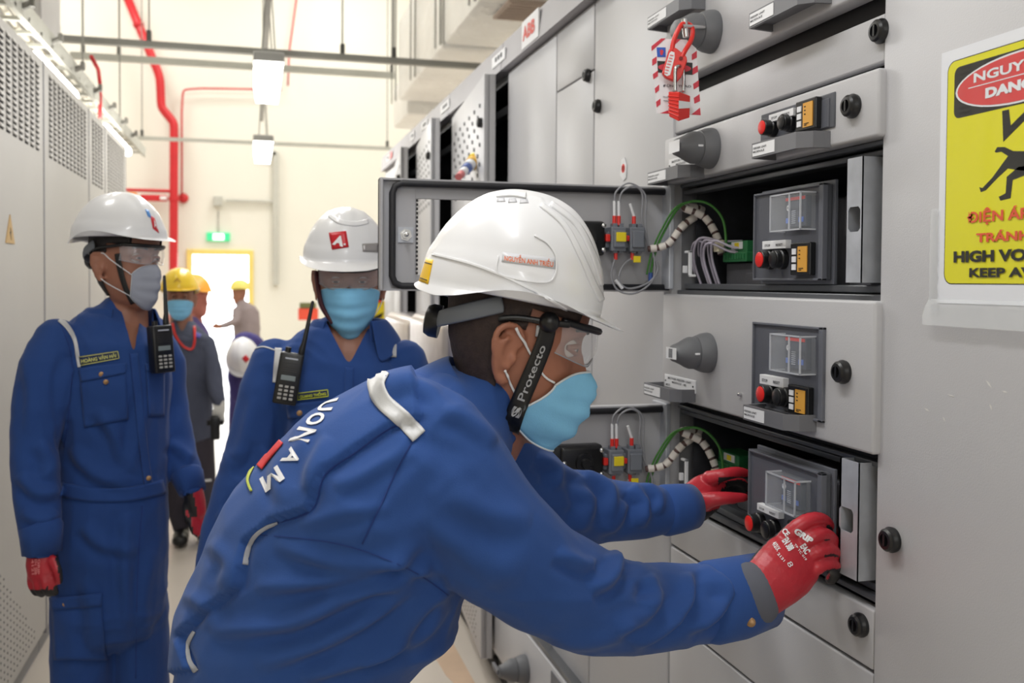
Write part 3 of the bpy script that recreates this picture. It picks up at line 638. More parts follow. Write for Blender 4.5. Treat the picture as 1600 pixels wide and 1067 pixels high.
# galvanised upright with a cut-out, beside each unit
def upright(quad, hole, lab, X=XR-.022, wood=True):
    a = rectX(X, *quad); h = rectX(X, *hole); t = thing('steel_upright', (X, (a[0]+a[1])/2, a[2]), lab, 'bracket')
    g = MB(); y0, y1, z0, z1 = a; e = .0016
    g.box(X, X+e, y1, h[1], z0, z1); g.box(X, X+e, h[0], y0, z0, z1); g.box(X, X+e, h[1], h[0], z0, h[2]); g.box(X, X+e, h[1], h[0], h[3], z1)
    c = .005
    for yy, s1 in ((h[0], -1), (h[1], 1)):
        for zz_, s2 in ((h[2], 1), (h[3], -1)): g.prism([(yy, zz_), (yy+s1*c, zz_), (yy, zz_+s2*c)], 'x', X, X+e)
    g.box(X, X+.05, y1, y1+e, z0, z1); g.box(X, X+.05, y0-e, y0, z0, z1)
    obj('channel', g, ZINC, t); return t
upright((1322, 249, 441, 1347, 244, 442), (1325, 324, 362, 1344, 322, 362), 'galvanised upright right of the upper breaker unit')
upright((1313, 716, 895, 1341, 722, 910), (1311, 793, 828, 1333, 793, 832), 'galvanised upright touching the fingers of the near red glove')
for k, (u0, u1, vt, vb, uy) in enumerate(((1358, 1386, 272, 436, 1387), (1342, 1375, 735, 880, 1378))):
    a = rectX(XR+.02, u0, vt, vb, u1, vt, vb)
    t = thing('contact_strip', (XR+.05, a[0], a[2]), ('dark perforated side plate at right of upper open compartment', 'dark perforated side plate at right of lower open compartment')[k], 'bracket')
    g = MB(); g.box(XR+.03, XR+.034, a[1]+.006, a[0], a[2], a[3]); g.box(XR+.03, XR+.3, a[0]-.003, a[0], a[2], a[3]); obj('side_plate', g, mat('plate_dark', (74, 74, 80), .45, metal=.3), t)
    g = MB(); zc = (a[2]+a[3])/2; g.lathe((XR+.03, a[0]-.015, zc), (-1, 0, 0), [(0, .007), (.004, .007), (.01, .004), (.018, .003)], 14); obj('stud', g, STEEL, t, smooth='auto')
    g = MB(); g.box(XR+.026, XR+.03, a[1]+.006, a[1]+.014, a[2]+.01, a[3]-.01); obj('insulation_strip', g, mat('strip_tan', (150, 124, 76), .6), t)
    g = MB()
    for j in range(6):
        z = a[2]+(a[3]-a[2])*(j+.7)/6.6; g.cyl((XR+.0285, a[0]-.028, z), (XR+.031, a[0]-.028, z), .0025, n=8)
    obj('hole', g, BLACK, t)
# terminals and wires inside
def terminal(u, v, X, lab, zf):
    p = onX(u, v, X); t = thing('terminal_block', p, lab, 'terminal block')
    g = MB(); g.bbox(X, X+.05, p.y-.045, p.y+.045, p.z-.01, p.z+.015, .002); g.bbox(X-.004, X+.05, p.y-.05, p.y+.05, p.z-.028, p.z-.008, .002)
    for k in range(8): g.box(X-.006, X+.045, p.y-.044+k*.011, p.y-.036+k*.011, p.z-.022, p.z-.012)
    obj('terminal_body', g, GREEN, t); g = MB(); g.bbox(X-.003, X-.0005, p.y-.03, p.y+.015, p.z-.002, p.z+.013, .0005); obj('marker_plate', g, WHITE, t)
    g = MB(); g.bbox(X-.004, X-.001, p.y-.018, p.y+.0, p.z+.0, p.z+.011, .0005); obj('marker_tag', g, YEL, t)
    g = MB(); g.bbox(X+.01, X+.05, p.y-.05, p.y+.06, zf+.004, p.z-.03, .003); g.bbox(X-.0, X+.05, p.y-.12, p.y-.04, zf+.004, p.z-.05, .003); obj('mounting_rail', g, mat('rail_shade', (84, 84, 88), .5), t)
    return p
pt1 = terminal(1150, 388, XR+.06, 'green terminal block in upper open compartment', zc1b)
pt2 = terminal(1138, 718, XR+.06, 'green terminal block behind the far red glove', zc2b)
def wires(name, u0, v0, zf, X, lab, n=7):
    g = MB(); p = onX(u0, v0, X)
    for k in range(n):
        a = p+Vector((.012*math.sin(k*2.1), .05-.016*k, 0)); b = p+Vector((0, -.03-.012*k, .035+.012*math.sin(k)))
        g.tube(cr([Vector((a.x, a.y, zf+.005)), Vector((a.x-.02, a.y, p.z+.01)), (a+b)/2+Vector((-.03, 0, .03)), b, b+Vector((.03, -.03, 0))], 5), .0028, 6)
    o = obj(name, g, mat('wire_lilac', (190, 182, 196), .5), smooth=True, kind=None); tag(o, lab, 'wires'); return o
wires('control_wiring', 1110, 412, zc1b, XR+.05, 'pale looping control wires at lower left of upper compartment')
# white bent brackets on the posts
for k, (u, v) in enumerate(((1078, 412), (1072, 738))):
    p = onX(u, v, XR+.0); g = MB(); s = .028
    g.bbox(p.x-.003, p.x+.004, p.y-.003, p.y+.003, p.z-s, p.z+s, .001); g.bbox(p.x-.003, p.x+.004, p.y-.003, p.y+.022, p.z+s-.005, p.z+s, .001); g.bbox(p.x-.003, p.x+.004, p.y-.022, p.y+.003, p.z-s, p.z-s+.005, .001); g.bbox(p.x-.008, p.x+.001, p.y+.012, p.y+.02, p.z-.02, p.z-.004, .001)
    obj('bent_bracket', g, WHITE, cab)
# ---- the two swung-open doors
YD = onX(1050, 370, XR).y
def open_door(zt_, zb_, xl, lab, Y, holes=True):
    t = thing('compartment_door', (XR, Y, zb_), lab, 'door'); X0, X1 = xl, XR-.004; th = .018
    ha, hb = onY(652, 312, Y-.01), onY(775, 400, Y-.01)
    hx0, hx1 = ha.x, hb.x
    dz = zt_-zb_; hz1 = zt_-dz*.17; hz0 = zb_+dz*.14
    g = MB()
    g.bbox(X0, hx0, Y, Y+th, zb_, zt_, .003); g.bbox(hx1, X1, Y, Y+th, zb_, zt_, .003); g.box(hx0-.004, hx1+.004, Y+.001, Y+th-.001, zb_+.002, hz0); g.box(hx0-.004, hx1+.004, Y+.001, Y+th-.001, hz1, zt_-.002)
    g.bbox(X0, X0+.006, Y-.022, Y+th, zb_, zt_, .002); g.box(X0, X1, Y-.012, Y+.002, zt_-.004, zt_); g.box(X0, X1, Y-.012, Y+.002, zb_, zb_+.004)
    obj('door_leaf', g, mat('door_inside', (176, 175, 178), .5, var=.03, bump=.15, bscale=300), t)
    g = MB(); r = .007; i0, i1 = X0+.026, X1-.0; k0, k1 = zb_+.01, zt_-.01; c = .02
    path = [Vector((i1, Y-.01, k1)), Vector((i0+c, Y-.01, k1)), Vector((i0+c*.3, Y-.01, k1-c*.3)), Vector((i0, Y-.01, k1-c)), Vector((i0, Y-.01, k0+c)), Vector((i0+c*.3, Y-.01, k0+c*.3)), Vector((i0+c, Y-.01, k0)), Vector((i1, Y-.01, k0))]
    g.loft(path, [(.008, r)]*len(path), ref=(0, 1, 0), n=10, rnd=False); obj('gasket', g, RUBBER, t, smooth=True)
    g = MB(); c = Vector(((X0+.055), Y-.002, (zt_+zb_)/2)); g.lathe(c, (0, -1, 0), [(0, .013), (.003, .013), (.003, .009), (.009, .009), (.009, .0045), (.018, .0045), (.019, .003)], 6); obj('latch_nut', g, STEEL, t, smooth='auto')
    g = MB(); g.box(c.x-.016, c.x+.016, Y-.003, Y, c.z-.016, c.z+.016); obj('latch_washer', g, ZINC, t)
    g = MB()
    for k in range(18): z = hz0+(hz1-hz0)*(k+.5)/18; g.box(hx0-.001, hx0+.003, Y-.003, Y+.001, z-.0025, z+.0025)
    obj('edge_trim', g, BLACK, t)
    # operating mechanism, terminals
    zc = zb_+dz*.5; xa = onY(905, 370, Y-.03).x; xb = onY(944, 370, Y-.03).x; x_ = onY(812, 700, Y-.03).x
    g = MB(); g.bbox(x_, xb, Y-.036, Y-.001, zc-.038, zc+.036, .006); g.bbox(xa-.04, xb-.002, Y-.044, Y-.03, zc-.034, zc+.034, .01, 3); obj('handle_mechanism', g, BLACK, t, smooth='auto')
    cc = Vector((xb-.045, Y-.04, zc)); g = MB(); g.lathe(cc, (0, -1, 0), [(0, .022), (.012, .02), (.012, .012), (.02, .01)], 20); g.bbox(cc.x-.004, cc.x+.02, Y-.056, Y-.04, zc-.024, zc-.008, .002); obj('shaft_boss', g, BLACK, t, smooth='auto')
    g = MB()
    for dx, dz_ in ((-.006, .026), (-.006, -.026), (-.09, .0), (-.145, 0.0)): g.lathe((xb+dx, Y-.04, zc+dz_), (0, -1, 0), [(0, .0055), (.006, .005), (.008, .002)], 12)
    obj('fixing_screw', g, STEEL, t, smooth='auto')
    g = MB(); g.bbox(xb-.13, xb-.105, Y-.0385, Y-.036, zc-.007, zc+.009, .001); obj('mechanism_label', g, WHITE, t)
    g = MB()
    q0 = onY(949, 372, Y-.02).x
    for k in range(2):
        x = q0+k*.043; g.bbox(x, x+.034, Y-.045, Y-.001, zc-.028, zc+.024, .002); g.bbox(x+.004, x+.03, Y-.052, Y-.04, zc-.02, zc+.016, .002)
        for zz_ in (-.03, .024):
            for xx in (.006, .02): g.bbox(x+xx, x+xx+.01, Y-.04, Y-.02, zc+zz_-.002, zc+zz_+.008, .001)
    g.bbox(q0-.008, q0+.085, Y-.03, Y-.001, zc-.02, zc+.014, .002)
    obj('contact_block', g, GREYT, t)
    g = MB(); g.bbox(q0+.008, q0+.03, Y-.055, Y-.05, zc-.008, zc+.012, .001); g.bbox(q0+.05, q0+.066, Y-.05, Y-.045, zc-.052, zc-.038, .001); obj('wire_tag', g, YEL, t)
    g = MB()
    for x in (q0+.01, q0+.02, q0+.055): g.cyl((x, Y-.035, zc+.028), (x, Y-.035, zc+.048), .0045, n=8)
    for x in (q0+.014, q0+.052): g.cyl((x, Y-.035, zc-.03), (x, Y-.035, zc-.046), .004, n=8)
    g.bbox(q0-.012, q0-.002, Y-.045, Y-.03, zc-.008, zc+.008, .002); g.bbox(q0+.034, q0+.042, Y-.045, Y-.03, zc-.006, zc+.006, .002); obj('wire_ferrule', g, REDP, t)
    g = MB()
    for x in (q0+.01, q0+.02): g.cyl((x, Y-.035, zc+.048), (x-.001, Y-.036, zc+.08), .003, n=8)
    g.cyl((q0+.055, Y-.035, zc+.048), (q0+.045, Y-.036, zc+.075), .003, n=8); g.cyl((q0+.014, Y-.035, zc-.09), (q0+.03, Y-.035, zc-.108), .0035, n=8); obj('wire_sleeve', g, WHITE, t)
    jx = q0+.1
    for k in range(4):
        g = MB()
        if k < 2:
            x = q0+.01+.01*k; g.tube(cr([(x, Y-.036, zc+.075), (x+.002+.004*k, Y-.04, zc+.1), (x+.03, Y-.045, zc+.118-.006*k), (q0+.078-.006*k, Y-.04, zc+.095), (q0+.082-.008*k, Y-.035, zc+.04), (jx-.01, Y-.03, zc-.01), (jx, Y-.03, zc-.025)], 6), .0022, 6)
        elif k == 2:
            g.tube(cr([(q0+.055, Y-.035, zc-.04), (q0+.03, Y-.035, zc-.06), (q0+.022, Y-.035, zc-.09), (q0+.045, Y-.035, zc-.108), (q0+.09, Y-.035, zc-.095), (q0+.112, Y-.035, zc-.065), (jx, Y-.033, zc-.03)], 6), .0022, 6)
        else:
            g.tube(cr([(q0+.012, Y-.035, zc-.045), (q0+.004, Y-.035, zc-.08), (q0+.02, Y-.035, zc-.112), (q0+.06, Y-.035, zc-.118), (q0+.1, Y-.035, zc-.09), (q0+.104, Y-.035, zc-.05), (jx, Y-.033, zc-.025)], 6), .0022, 6)
        obj('wire', g, WIREG, t, smooth=True)
    # spiral-wrapped loom from the door to the compartment
    pts = cr([(jx-.01, Y-.03, zc-.022), (jx+.03, Y-.045, zc-.012), (jx+.06, Y-.06, zc+.03), (jx+.10, Y-.07, zc+.062), (XR-.01, Y-.08, zc+.066), (XR+.03, Y-.1, zc+.045), (XR+.05, Y-.12, zc), (XR+.055, Y-.13, zc-.035)], 10)
    g = MB(); g.tube(pts, .0068, 8); obj('wire_loom', g, WIREB, t, smooth=True)
    g = MB(); N = len(pts); k = 2
    while k < N-4:
        a = Vector(pts[k]); b = Vector(pts[k+3]); g.cyl(a, b, .0084, n=12); k += 4
    obj('spiral_wrap', g, WIREW, t, smooth='auto', kind='stuff')
    g = MB(); gx = X1-.055; pts = cr([(gx, Y-.02, zb_+.04), (gx+.006, Y-.03, zc-.03), (gx+.02, Y-.05, zc+.02), (XR-.02, Y-.09, zc+.07), (XR+.02, Y-.12, zc+.075), (XR+.045, Y-.15, zc+.04), (XR+.05, Y-.16, zc-.02)], 8)
    g.tube(pts, .0028, 8); obj('earth_wire', g, WIREGN, t, smooth=True)
    g = MB(); g.tube([Vector(p_)+Vector((-.009, 0, -.002)) for p_ in pts[:len(pts)//2+6]], .0022, 8); obj('earth_wire', g, WIREGN, t, smooth=True)
    g = MB(); g.cyl((gx, Y-.02, zb_+.022), (gx, Y-.02, zb_+.042), .0048, n=10); obj('cable_lug', g, BLUEP, t)
    g = MB(); g.lathe((gx, Y-.004, zb_+.018), (0, -1, 0), [(0, .007), (.008, .007), (.014, .003)], 10); obj('earth_stud', g, STEEL, t, smooth='auto')
    g = MB(); g.bbox(XR+.03, XR+.045, Y-.16, Y-.14, zc-.03, zc-.005, .002); obj('cable_tie_base', g, mat('tie_cream', (224, 214, 186), .5), t)
    return t
z1_ = onY(1050, 294, YD).z; z0_ = onY(1050, 456, YD).z; xl = onY(592, 365, YD).x
open_door(z1_, z0_, xl, 'upper compartment door swung open, its grey inside behind the white helmet', YD)
open_door(z1_-(zc1t-zc2t), z0_-(zc1t-zc2t), xl, 'lower compartment door swung open behind the arms', YD)
# ---- plain cabinets further along
def plain_cab(u_far, u_near, lab, zsplit=None, lat=(), y_near=None):
    ya = yx(u_far); yb = yx(u_near) if y_near is None else y_near
    t = thing('switchgear_cabinet', (XR+.3, (ya+yb)/2, 0), lab, 'cabinet', 'plain cabinets of the right-hand row')
    g = MB(); g.box(XR+.012, XR+.8, yb+.002, ya-.002, 0, TOP+.1); obj('carcass', g, mat('cab_inner_edge', (120, 120, 122), .6), t)
    zs = [.1]+([zsplit] if zsplit else [])+[TOP-.004]; last = None
    for i in range(len(zs)-1):
        g = MB(); g.bbox(XR-.012, XR+.014, yb+.004, ya-.004, zs[i]+.002, zs[i+1]-.002, .004); last = obj('door', g, PAINT, t, smooth='auto')
        if i == 0: first = last
    for u, v in lat: latch(u, v, XR-.012, first if onX(u, v, XR).z < (zsplit or 9) else last)
    g = MB(); g.box(XR, XR+.7, yb, ya, 0, .1); obj('plinth', g, EDGE, t)
    return t
plain_cab(931, 1057, 'plain grey cabinet between white helmet and drawer stack', lat=((936, 166), (925, 608)))
p = onX(975, 265, XR-.012)
t = thing('hanging_tag', p, 'small white tag stuck on plain cabinet above the opened door', 'tag')
g = MB(); g.prism([(p.y+.02, p.z-.012), (p.y+.014, p.z+.026), (p.y-.006, p.z+.03), (p.y-.02, p.z+.008), (p.y-.016, p.z-.022), (p.y, p.z-.028)], 'x', XR-.014, XR-.0125); obj('tag_card', g, WHITE, t)
g = MB(); g.lathe((XR-.014, p.y, p.z+.003), (-1, 0, 0), [(0, .011), (.0006, .011), (.0006, .008), (0, .008)], 16); g.box(XR-.0148, XR-.014, p.y-.002, p.y+.002, p.z-.004, p.z+.012); obj('tag_symbol', g, REDB, t)
zsp = onX(905, 127, XR).z
plain_cab(872, 931, 'plain grey cabinet with a seam across its upper door', zsplit=zsp, lat=((920, 118),))
plain_cab(796, 872, 'narrow plain grey cabinet next to the first dark opening', lat=())
def ajar_cab(u_far, u_near, lab, ang, leaf_lat, tail=False):
    ya, yb = yx(u_far), yx(u_near); t = thing('switchgear_cabinet', (XR+.3, (ya+yb)/2, 0), lab, 'cabinet', 'cabinets with perforated doors ajar')
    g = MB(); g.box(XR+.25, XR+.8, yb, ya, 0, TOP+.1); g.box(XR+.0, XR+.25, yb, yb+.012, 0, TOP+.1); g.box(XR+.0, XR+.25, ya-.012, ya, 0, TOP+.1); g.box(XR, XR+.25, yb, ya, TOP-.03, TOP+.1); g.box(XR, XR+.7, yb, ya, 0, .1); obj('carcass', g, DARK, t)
    g = MB(); g.bbox(XR+.06, XR+.09, yb+.1, yb+.13, 1.5, TOP-.06, .003); g.box(XR+.02, XR+.05, yb+.012, ya-.012, TOP-.13, TOP-.1); obj('inner_rail', g, mat('rail_steel', (110, 112, 116), .4, metal=.6), t)
    g = MB(); g.box(XR+.03, XR+.09, yb+.03, yb+.16, 1.1, 1.9); obj('cable_duct', g, mat('duct_slot_grey', (150, 151, 158), .5), t)
    g = MB()
    for k in range(20): g.box(XR+.024, XR+.0301, yb+.04, yb+.13, 1.12+k*.04, 1.135+k*.04)
    obj('duct_slot', g, BLACK, t)
    L = ya-yb-.02; M = Matrix.Translation((XR-.01, ya-.01, 0)) @ Matrix.Rotation(R(-ang), 4, 'Z')
    def tr(g): g.v = [tuple(M @ Vector(p)) for p in g.v]; return g
    g = MB(); g.bbox(-.012, .012, -L, 0, .12, TOP-.012, .003); g.bbox(-.012, .03, -L, -L+.006, .12, TOP-.012, .002); leaf = obj('door', tr(g), PAINT, t, smooth='auto')
    g = MB()
    for j in range(9):
        for k in range(6):
            if j+k*.5 > -1: y = -L+.1+k*(L-.18)/5.5+(.05 if j % 2 else 0); z = 1.86+j*.036; g.prism([(y-.019, z-.008), (y+.019, z-.002), (y+.019, z+.013), (y-.019, z+.007)], 'x', -.0135, -.0118)
    obj('slot', tr(g), mat('slot_dark', (70, 70, 74), .7), leaf, kind='stuff')
    g = MB()
    for j in range(22):
        for k in range(11): y = -L+.12+k*.05+(.025 if j % 2 else 0); z = .16+j*.024; g.cyl((-.0135, y, z), (-.011, y, z), .005, n=6)
    obj('perforation', tr(g), mat('slot_mid', (120, 118, 116), .7), leaf, kind='stuff')
    g = MB(); g.lathe((-.012, -L+.05, 2.08), (-1, 0, 0), [(0, .018), (.016, .018), (.02, .01)], 16); g.lathe((-.012, -L+.05, .4), (-1, 0, 0), [(0, .018), (.016, .018), (.02, .01)], 16); obj('latch', tr(g), BLACK, leaf, smooth='auto')
    return t
ajar_cab(711, 796, 'nearest cabinet with its perforated door ajar, dark gap beside it', 4.5, None)
ajar_cab(655, 711, 'second cabinet with a perforated door ajar, past the yellow-wrapped cable', 5.5, None)
ajar_cab(621, 655, 'farthest cabinet with a perforated door ajar, just over the opened compartment door', 6.0, None)
plain_cab(603, 621, 'last plain cabinet at far end of right-hand row')
# fascia band with labels
fz0, fz1 = TOP, 2.36
seams = [yx(u, XR) for u in (603, 621, 655, 711, 796, 930)]+[.2]
fas_t = thing('fascia', (XR, 3.5, fz0), 'sloping grey fascia strip along the top of the right-hand row', 'fascia')
fas = []
for i in range(6):
    g = MB(); ya, yb = seams[i], seams[i+1]; g.prism([(XR-.04, fz0), (XR-.03, fz1), (XR-.0005, fz1), (XR-.0005, fz0)], 'y', yb+.004, ya-.004)
    fas.append(obj('fascia_panel', g, PAINT3, fas_t))
for (u, v, w_, i) in ((696, 160, .2, 2), (664, 192, .17, 2), (645, 212, .14, 1), (607, 254, .14, 0), (780, 82, .19, 3)):
    p = onX(u, v, XR-.037); g = MB(); g.bbox(XR-.041, XR-.036, p.y-w_/2, p.y+w_/2, fz0+.03, fz1-.03, .001); lb = obj('fascia_label', g, WHITE, fas[i])
    g = MB()
    for k in range(3): g.box(XR-.0425, XR-.041, p.y-w_*.3+k*w_*.2, p.y-w_*.18+k*w_*.2, fz0+.045, fz0+.06)
    obj('label_print', g, GREYTXT, fas[i])
p = onX(828, 40, XR-.037)
g = MB(); g.bbox(XR-.042, XR-.036, p.y-.11, p.y+.08, fz0+.006, fz1-.004, .001); sb = obj('fascia_sticker', g, WHITE, fas_t, label='white sticker with red lettering')
put_text('lettering', 'ABB', (XR-.0425, p.y+.065, fz0+.03), (0, -1, 0), (0, 0, 1), .14, .045, REDP, sb, bold=.04)
p = onX(612, 242, XR-.037); g = MB(); g.box(XR-.043, XR-.04, p.y-.05, p.y+.05, fz0+.03, fz1-.03); obj('red_mark', g, mat('mark_pink', (220, 140, 140), .6), fas[0])
# colourful cable ends hanging out of the ajar door
p = onX(740, 252, XR-.09); t = thing('wrapped_cable_ends', p, 'cable ends wrapped in yellow, white and blue tape at ajar door', 'cable')
cols = [YEL, mat('tape_orange', (240, 190, 60), .5), WHITE, BLUEP, WHITE, mat('tape_pink', (220, 120, 120), .5)]
a = onX(744, 248, XR-.06); b = onX(716, 277, XR-.2)
for k in range(6):
    q0 = a.lerp(b, k/6); q1 = a.lerp(b, (k+.9)/6); g = MB(); g.cyl(q0, q1, .028-.003*k, n=12); obj('tape_wrap', g, cols[k], t, smooth='auto')
g = MB(); g.cyl(a, a+Vector((0, .1, .0)), .01, n=8); g.cyl(a, (XR+.0, a.y, a.z+.02), .012, n=8); obj('cable', g, BLACK, t)
# protruding lower drawer with a rotary knob
yq0, yq1 = yx(786), yx(930)
zq = onX(840, 1003, XR-.03).z
t = thing('lower_drawer', (XR, (yq0+yq1)/2, .15), 'low drawer with grey rotary knob near the floor', 'drawer')
g = MB(); g.bbox(XR-.045, XR+.01, yq1, yq0, .14, zq, .005); dw = obj('drawer_front', g, PAINT, t, smooth='auto')
g = MB(); g.box(XR-.04, XR-.012, yq1, yq0, zq+.006, zq+.02); obj('upper_rail', g, mat('rail_steel', (110, 112, 116), .4, metal=.6), t)
q = onX(822, 1045, XR-.045); rotary(822, 1045, XR-.045, t, 1.0, 30)
g = MB(); g.bbox(q.x-.1, q.x-.09, q.y-.01, q.y+.06, q.z-.006, q.z+.01, .002); obj('grip_lever', g, DPLATE2, t)
latch(776, 1031, XR-.03, t, r=.02)
g = MB(); e = onX(862, 1050, XR-.045); g.bbox(XR-.048, XR-.044, e.y-.14, e.y, .15, e.z+.005, .001); obj('button_plate', g, DPLATE, t)
# rounded steel covers standing by the far cabinets
for k, (u0, u1, v) in enumerate(((606, 646, 487), (645, 702, 488))):
    ya, yb = onX(u0, 500, .72).y, onX(u1, 500, .72).y-.0; zt2 = onX(u0, v, .72).z
    g = MB(); g.bbox(.70, XR-.012, yb, ya, zt2-.34, zt2, .045, 5)
    tag(obj('steel_cover', g, mat('brushed_steel', (196, 190, 190), .28, metal=.9, var=.1, vscale=14), smooth='auto'), ('farther rounded steel cover beside middle man\'s shoulder', 'nearer rounded steel cover under the opened door')[k], 'cover', 'rounded steel covers')
a, b = onY(572, 474, 7.2), onY(603, 511, 7.2)
t = thing('danger_notice', (a.x, 7.2, b.z), 'small yellow danger notice behind the middle man\'s shoulder', 'sign')
g = MB(); g.bbox(a.x, b.x, 7.2, 7.21, b.z-.1, a.z+.02, .002); obj('notice_panel', g, YEL, t)
g = MB(); g.bbox((a.x+b.x)/2-.02, (a.x+b.x)/2+.02, 7.21, 7.24, 0, a.z, .004); obj('post', g, STRUT, t)
q = onY(592, 465, 7.19); g = MB(); g.lathe(q+Vector((0, .01, 0)), (0, -1, 0), [(0, .035), (.012, .035)], 20); obj('red_emblem', g, REDB, t)
q = onY(589, 492, 7.19); g = MB(); g.prism([(q.x-.05, q.z-.03), (q.x+.01, q.z+.0), (q.x+.05, q.z+.02), (q.x+.03, q.z-.02), (q.x, q.z-.03)], 'y', 7.195, 7.2); obj('notice_symbol', g, BLKTXT, t)
# ================================================================== the danger sign
XS = XR-.012
s0 = onX(1475, 83, XS); s1 = onX(1463, 473, XS); SY0 = (s0.y+s1.y)/2; SZ1 = s0.z; SZ0 = s1.z; SH = SZ1-SZ0; SW = SH*.83
sg = thing('warning_sign', (XS, SY0, SZ0), 'laminated yellow high voltage danger sign taped on the nearest cabinet', 'sign')
def S(a, b): return (SY0-a*SW, SZ1-b*SH)
def rr(a0, b0, a1, b1, r, n=6):
    out = []; asp = SH/SW
    for (cx_, cy_, st) in ((a1-r, b0+r/asp, -90), (a1-r, b1-r/asp, 0), (a0+r, b1-r/asp, 90), (a0+r, b0+r/asp, 180)):
        for k in range(n+1): q = R(st+90*k/n); out.append(S(cx_+r*math.cos(q), cy_+r/asp*math.sin(q)))
    return out
def lay(name, poly, m, k): g = MB(); g.prism(poly, 'x', XS-.0012-k*.00025, XS-.0010-k*.00025+.0); return obj(name, g, m, sg)
lay('paper', [S(0, 0), S(1, 0), S(1, 1), S(0, 1)], mat('sign_paper', (232, 234, 240), .22, coat=.6, var=.005), 0)
YS = mat('sign_yellow', (228, 222, 40), .2, coat=.8, var=.01); KS = mat('sign_black', (36, 36, 32), .2, coat=.8); RS = mat('sign_red', (222, 76, 76), .18, coat=.9, bump=.6, bscale=50); TR = mat('sign_text_red', (226, 90, 60), .25, coat=.6); WS = mat('sign_white', (236, 238, 242), .2, coat=.8)
lay('border', rr(.045, .045, .955, .925, .05), KS, 1); lay('yellow_field', rr(.05, .049, .95, .921, .047), YS, 2)
lay('header_black', rr(.095, .075, .905, .275, .035), KS, 3)
def ell(cx_, cy_, rx_, ry_, n=40): return [S(cx_+rx_*math.cos(2*math.pi*k/n), cy_+ry_*math.sin(2*math.pi*k/n)) for k in range(n)]
lay('header_ring', ell(.5, .175, .395, .094), WS, 4); lay('header_oval', ell(.5, .175, .382, .087), RS, 5)
def stx(s, a0, a1, b0, b1, m, k=6, bold=.03):
    y, z = S(a0, b1); put_text('lettering', s, (XS-.0012-k*.00025, y, z), (0, -1, 0), (0, 0, 1), (a1-a0)*SW, (b1-b0)*SH, m, sg, bold=bold, off=.0002)
stx('NGUY HIỂM', .225, .80, .098, .155, WS); lay('header_line', [S(.19, .168), S(.81, .168), S(.81, .1715), S(.19, .1715)], WS, 6)
stx('DANGER', .30, .70, .186, .226, WS, bold=.06)
lay('bolt', [S(.40, .285), S(.44, .285), S(.452, .345), S(.56, .29), S(.55, .35), S(.60, .335), S(.57, .40), S(.555, .375), S(.53, .38), S(.535, .335), S(.41, .40)], KS, 3)
lay('figure_head', ell(.575, .43, .03, .024, 16), KS, 3)
lay('figure_body', [S(.36, .43), S(.375, .415), S(.42, .42), S(.47, .44), S(.56, .45), S(.62, .43), S(.70, .40), S(.71, .41), S(.64, .455), S(.57, .475), S(.55, .52), S(.49, .51), S(.44, .50), S(.38, .53), S(.31, .57), S(.28, .575), S(.27, .555), S(.29, .56), S(.35, .525), S(.42, .47), S(.44, .455), S(.40, .435), S(.37, .435)], KS, 3)
lay('figure_leg', [S(.55, .50), S(.56, .53), S(.47, .545), S(.46, .61), S(.40, .615), S(.39, .60), S(.43, .59), S(.435, .53), S(.50, .50)], KS, 3)
stx('ĐIỆN ÁP CAO', .20, .80, .635, .70, TR); stx('TRÁNH XA', .26, .74, .722, .765, TR, bold=.035)
stx('HIGH VOLTAGE', .115, .885, .795, .84, KS, bold=.05); stx('KEEP AWAY', .22, .78, .862, .898, KS, bold=.04)
g = MB(); n = 14; vs = []; fs = []
for j in range(4):
    for i in range(n+1):
        a = -.055+i*(1.1)/n; b = .985+j*.035; y, z = S(a, b); vs.append((XS-.0025-.004*abs(math.sin(i*1.9+j))-.003*j, y, z))
for j in range(3):
    for i in range(n): fs.append((j*(n+1)+i, j*(n+1)+i+1, (j+1)*(n+1)+i+1, (j+1)*(n+1)+i))
g.add(vs, fs); obj('clear_tape', g, mat('clear_tape', (235, 238, 240), .12, alpha=.35, spec=.9), sg, smooth=True)
g = MB(); vs = []; fs = []
for j in range(13):
    for i in range(3): y, z = S(-.05+i*.03, .62+j*.035); vs.append((XS-.0018-.002*abs(math.sin(j*1.7+i)), y, z))
for j in range(12):
    for i in range(2): fs.append((j*3+i, j*3+i+1, (j+1)*3+i+1, (j+1)*3+i))
g.add(vs, fs); obj('clear_tape', g, mat('clear_tape', (235, 238, 240), .12, alpha=.35, spec=.9), sg, smooth=True)
# ================================================================== padlock, hasp and tag on the top rotary handle
DL = .79
pin = onX(1078, 42, XD-.075)
g = MB(); a = P(1098, 42, (MCI @ pin).z*-1); Dp = -(MCI @ pin).z
g.cyl(P(1066, 41, Dp-.01), P(1100, 43, Dp+.03), .004, n=12); g.bbox(0, 0, 0, 0, 0, 0) if False else None
g.cyl(P(1069, 30, Dp), P(1072, 58, Dp), .006, n=10); obj('lock_bar', g, STEEL, top, smooth='auto')
def pxpoly(poly, d, thick, g=None, tilt=0.0, u0=0):
    g = g or MB(); n = len(poly); vs = [P(u, v, d+tilt*(u-u0)) for u, v in poly]+[P(u, v, d+tilt*(u-u0))+ray(800, 480)*thick for u, v in poly]
    return g.add(vs, [(i, (i+1) % n, n+(i+1) % n, n+i) for i in range(n)]+[tuple(range(n-1, -1, -1)), tuple(range(n, 2*n))])
Dt = Dp+.012
t = thing('lockout_tag', P(1058, 100, Dt), 'red and white striped paper lockout tag hanging behind the red padlock', 'tag')
obj('tag_card', pxpoly([(1018, 72), (1033, 60), (1073, 62), (1088, 76), (1095, 180), (1026, 177)], Dt, .0012), WHITE, t)
g = MB()
TRD = mat('tag_red', (204, 52, 70), .5)
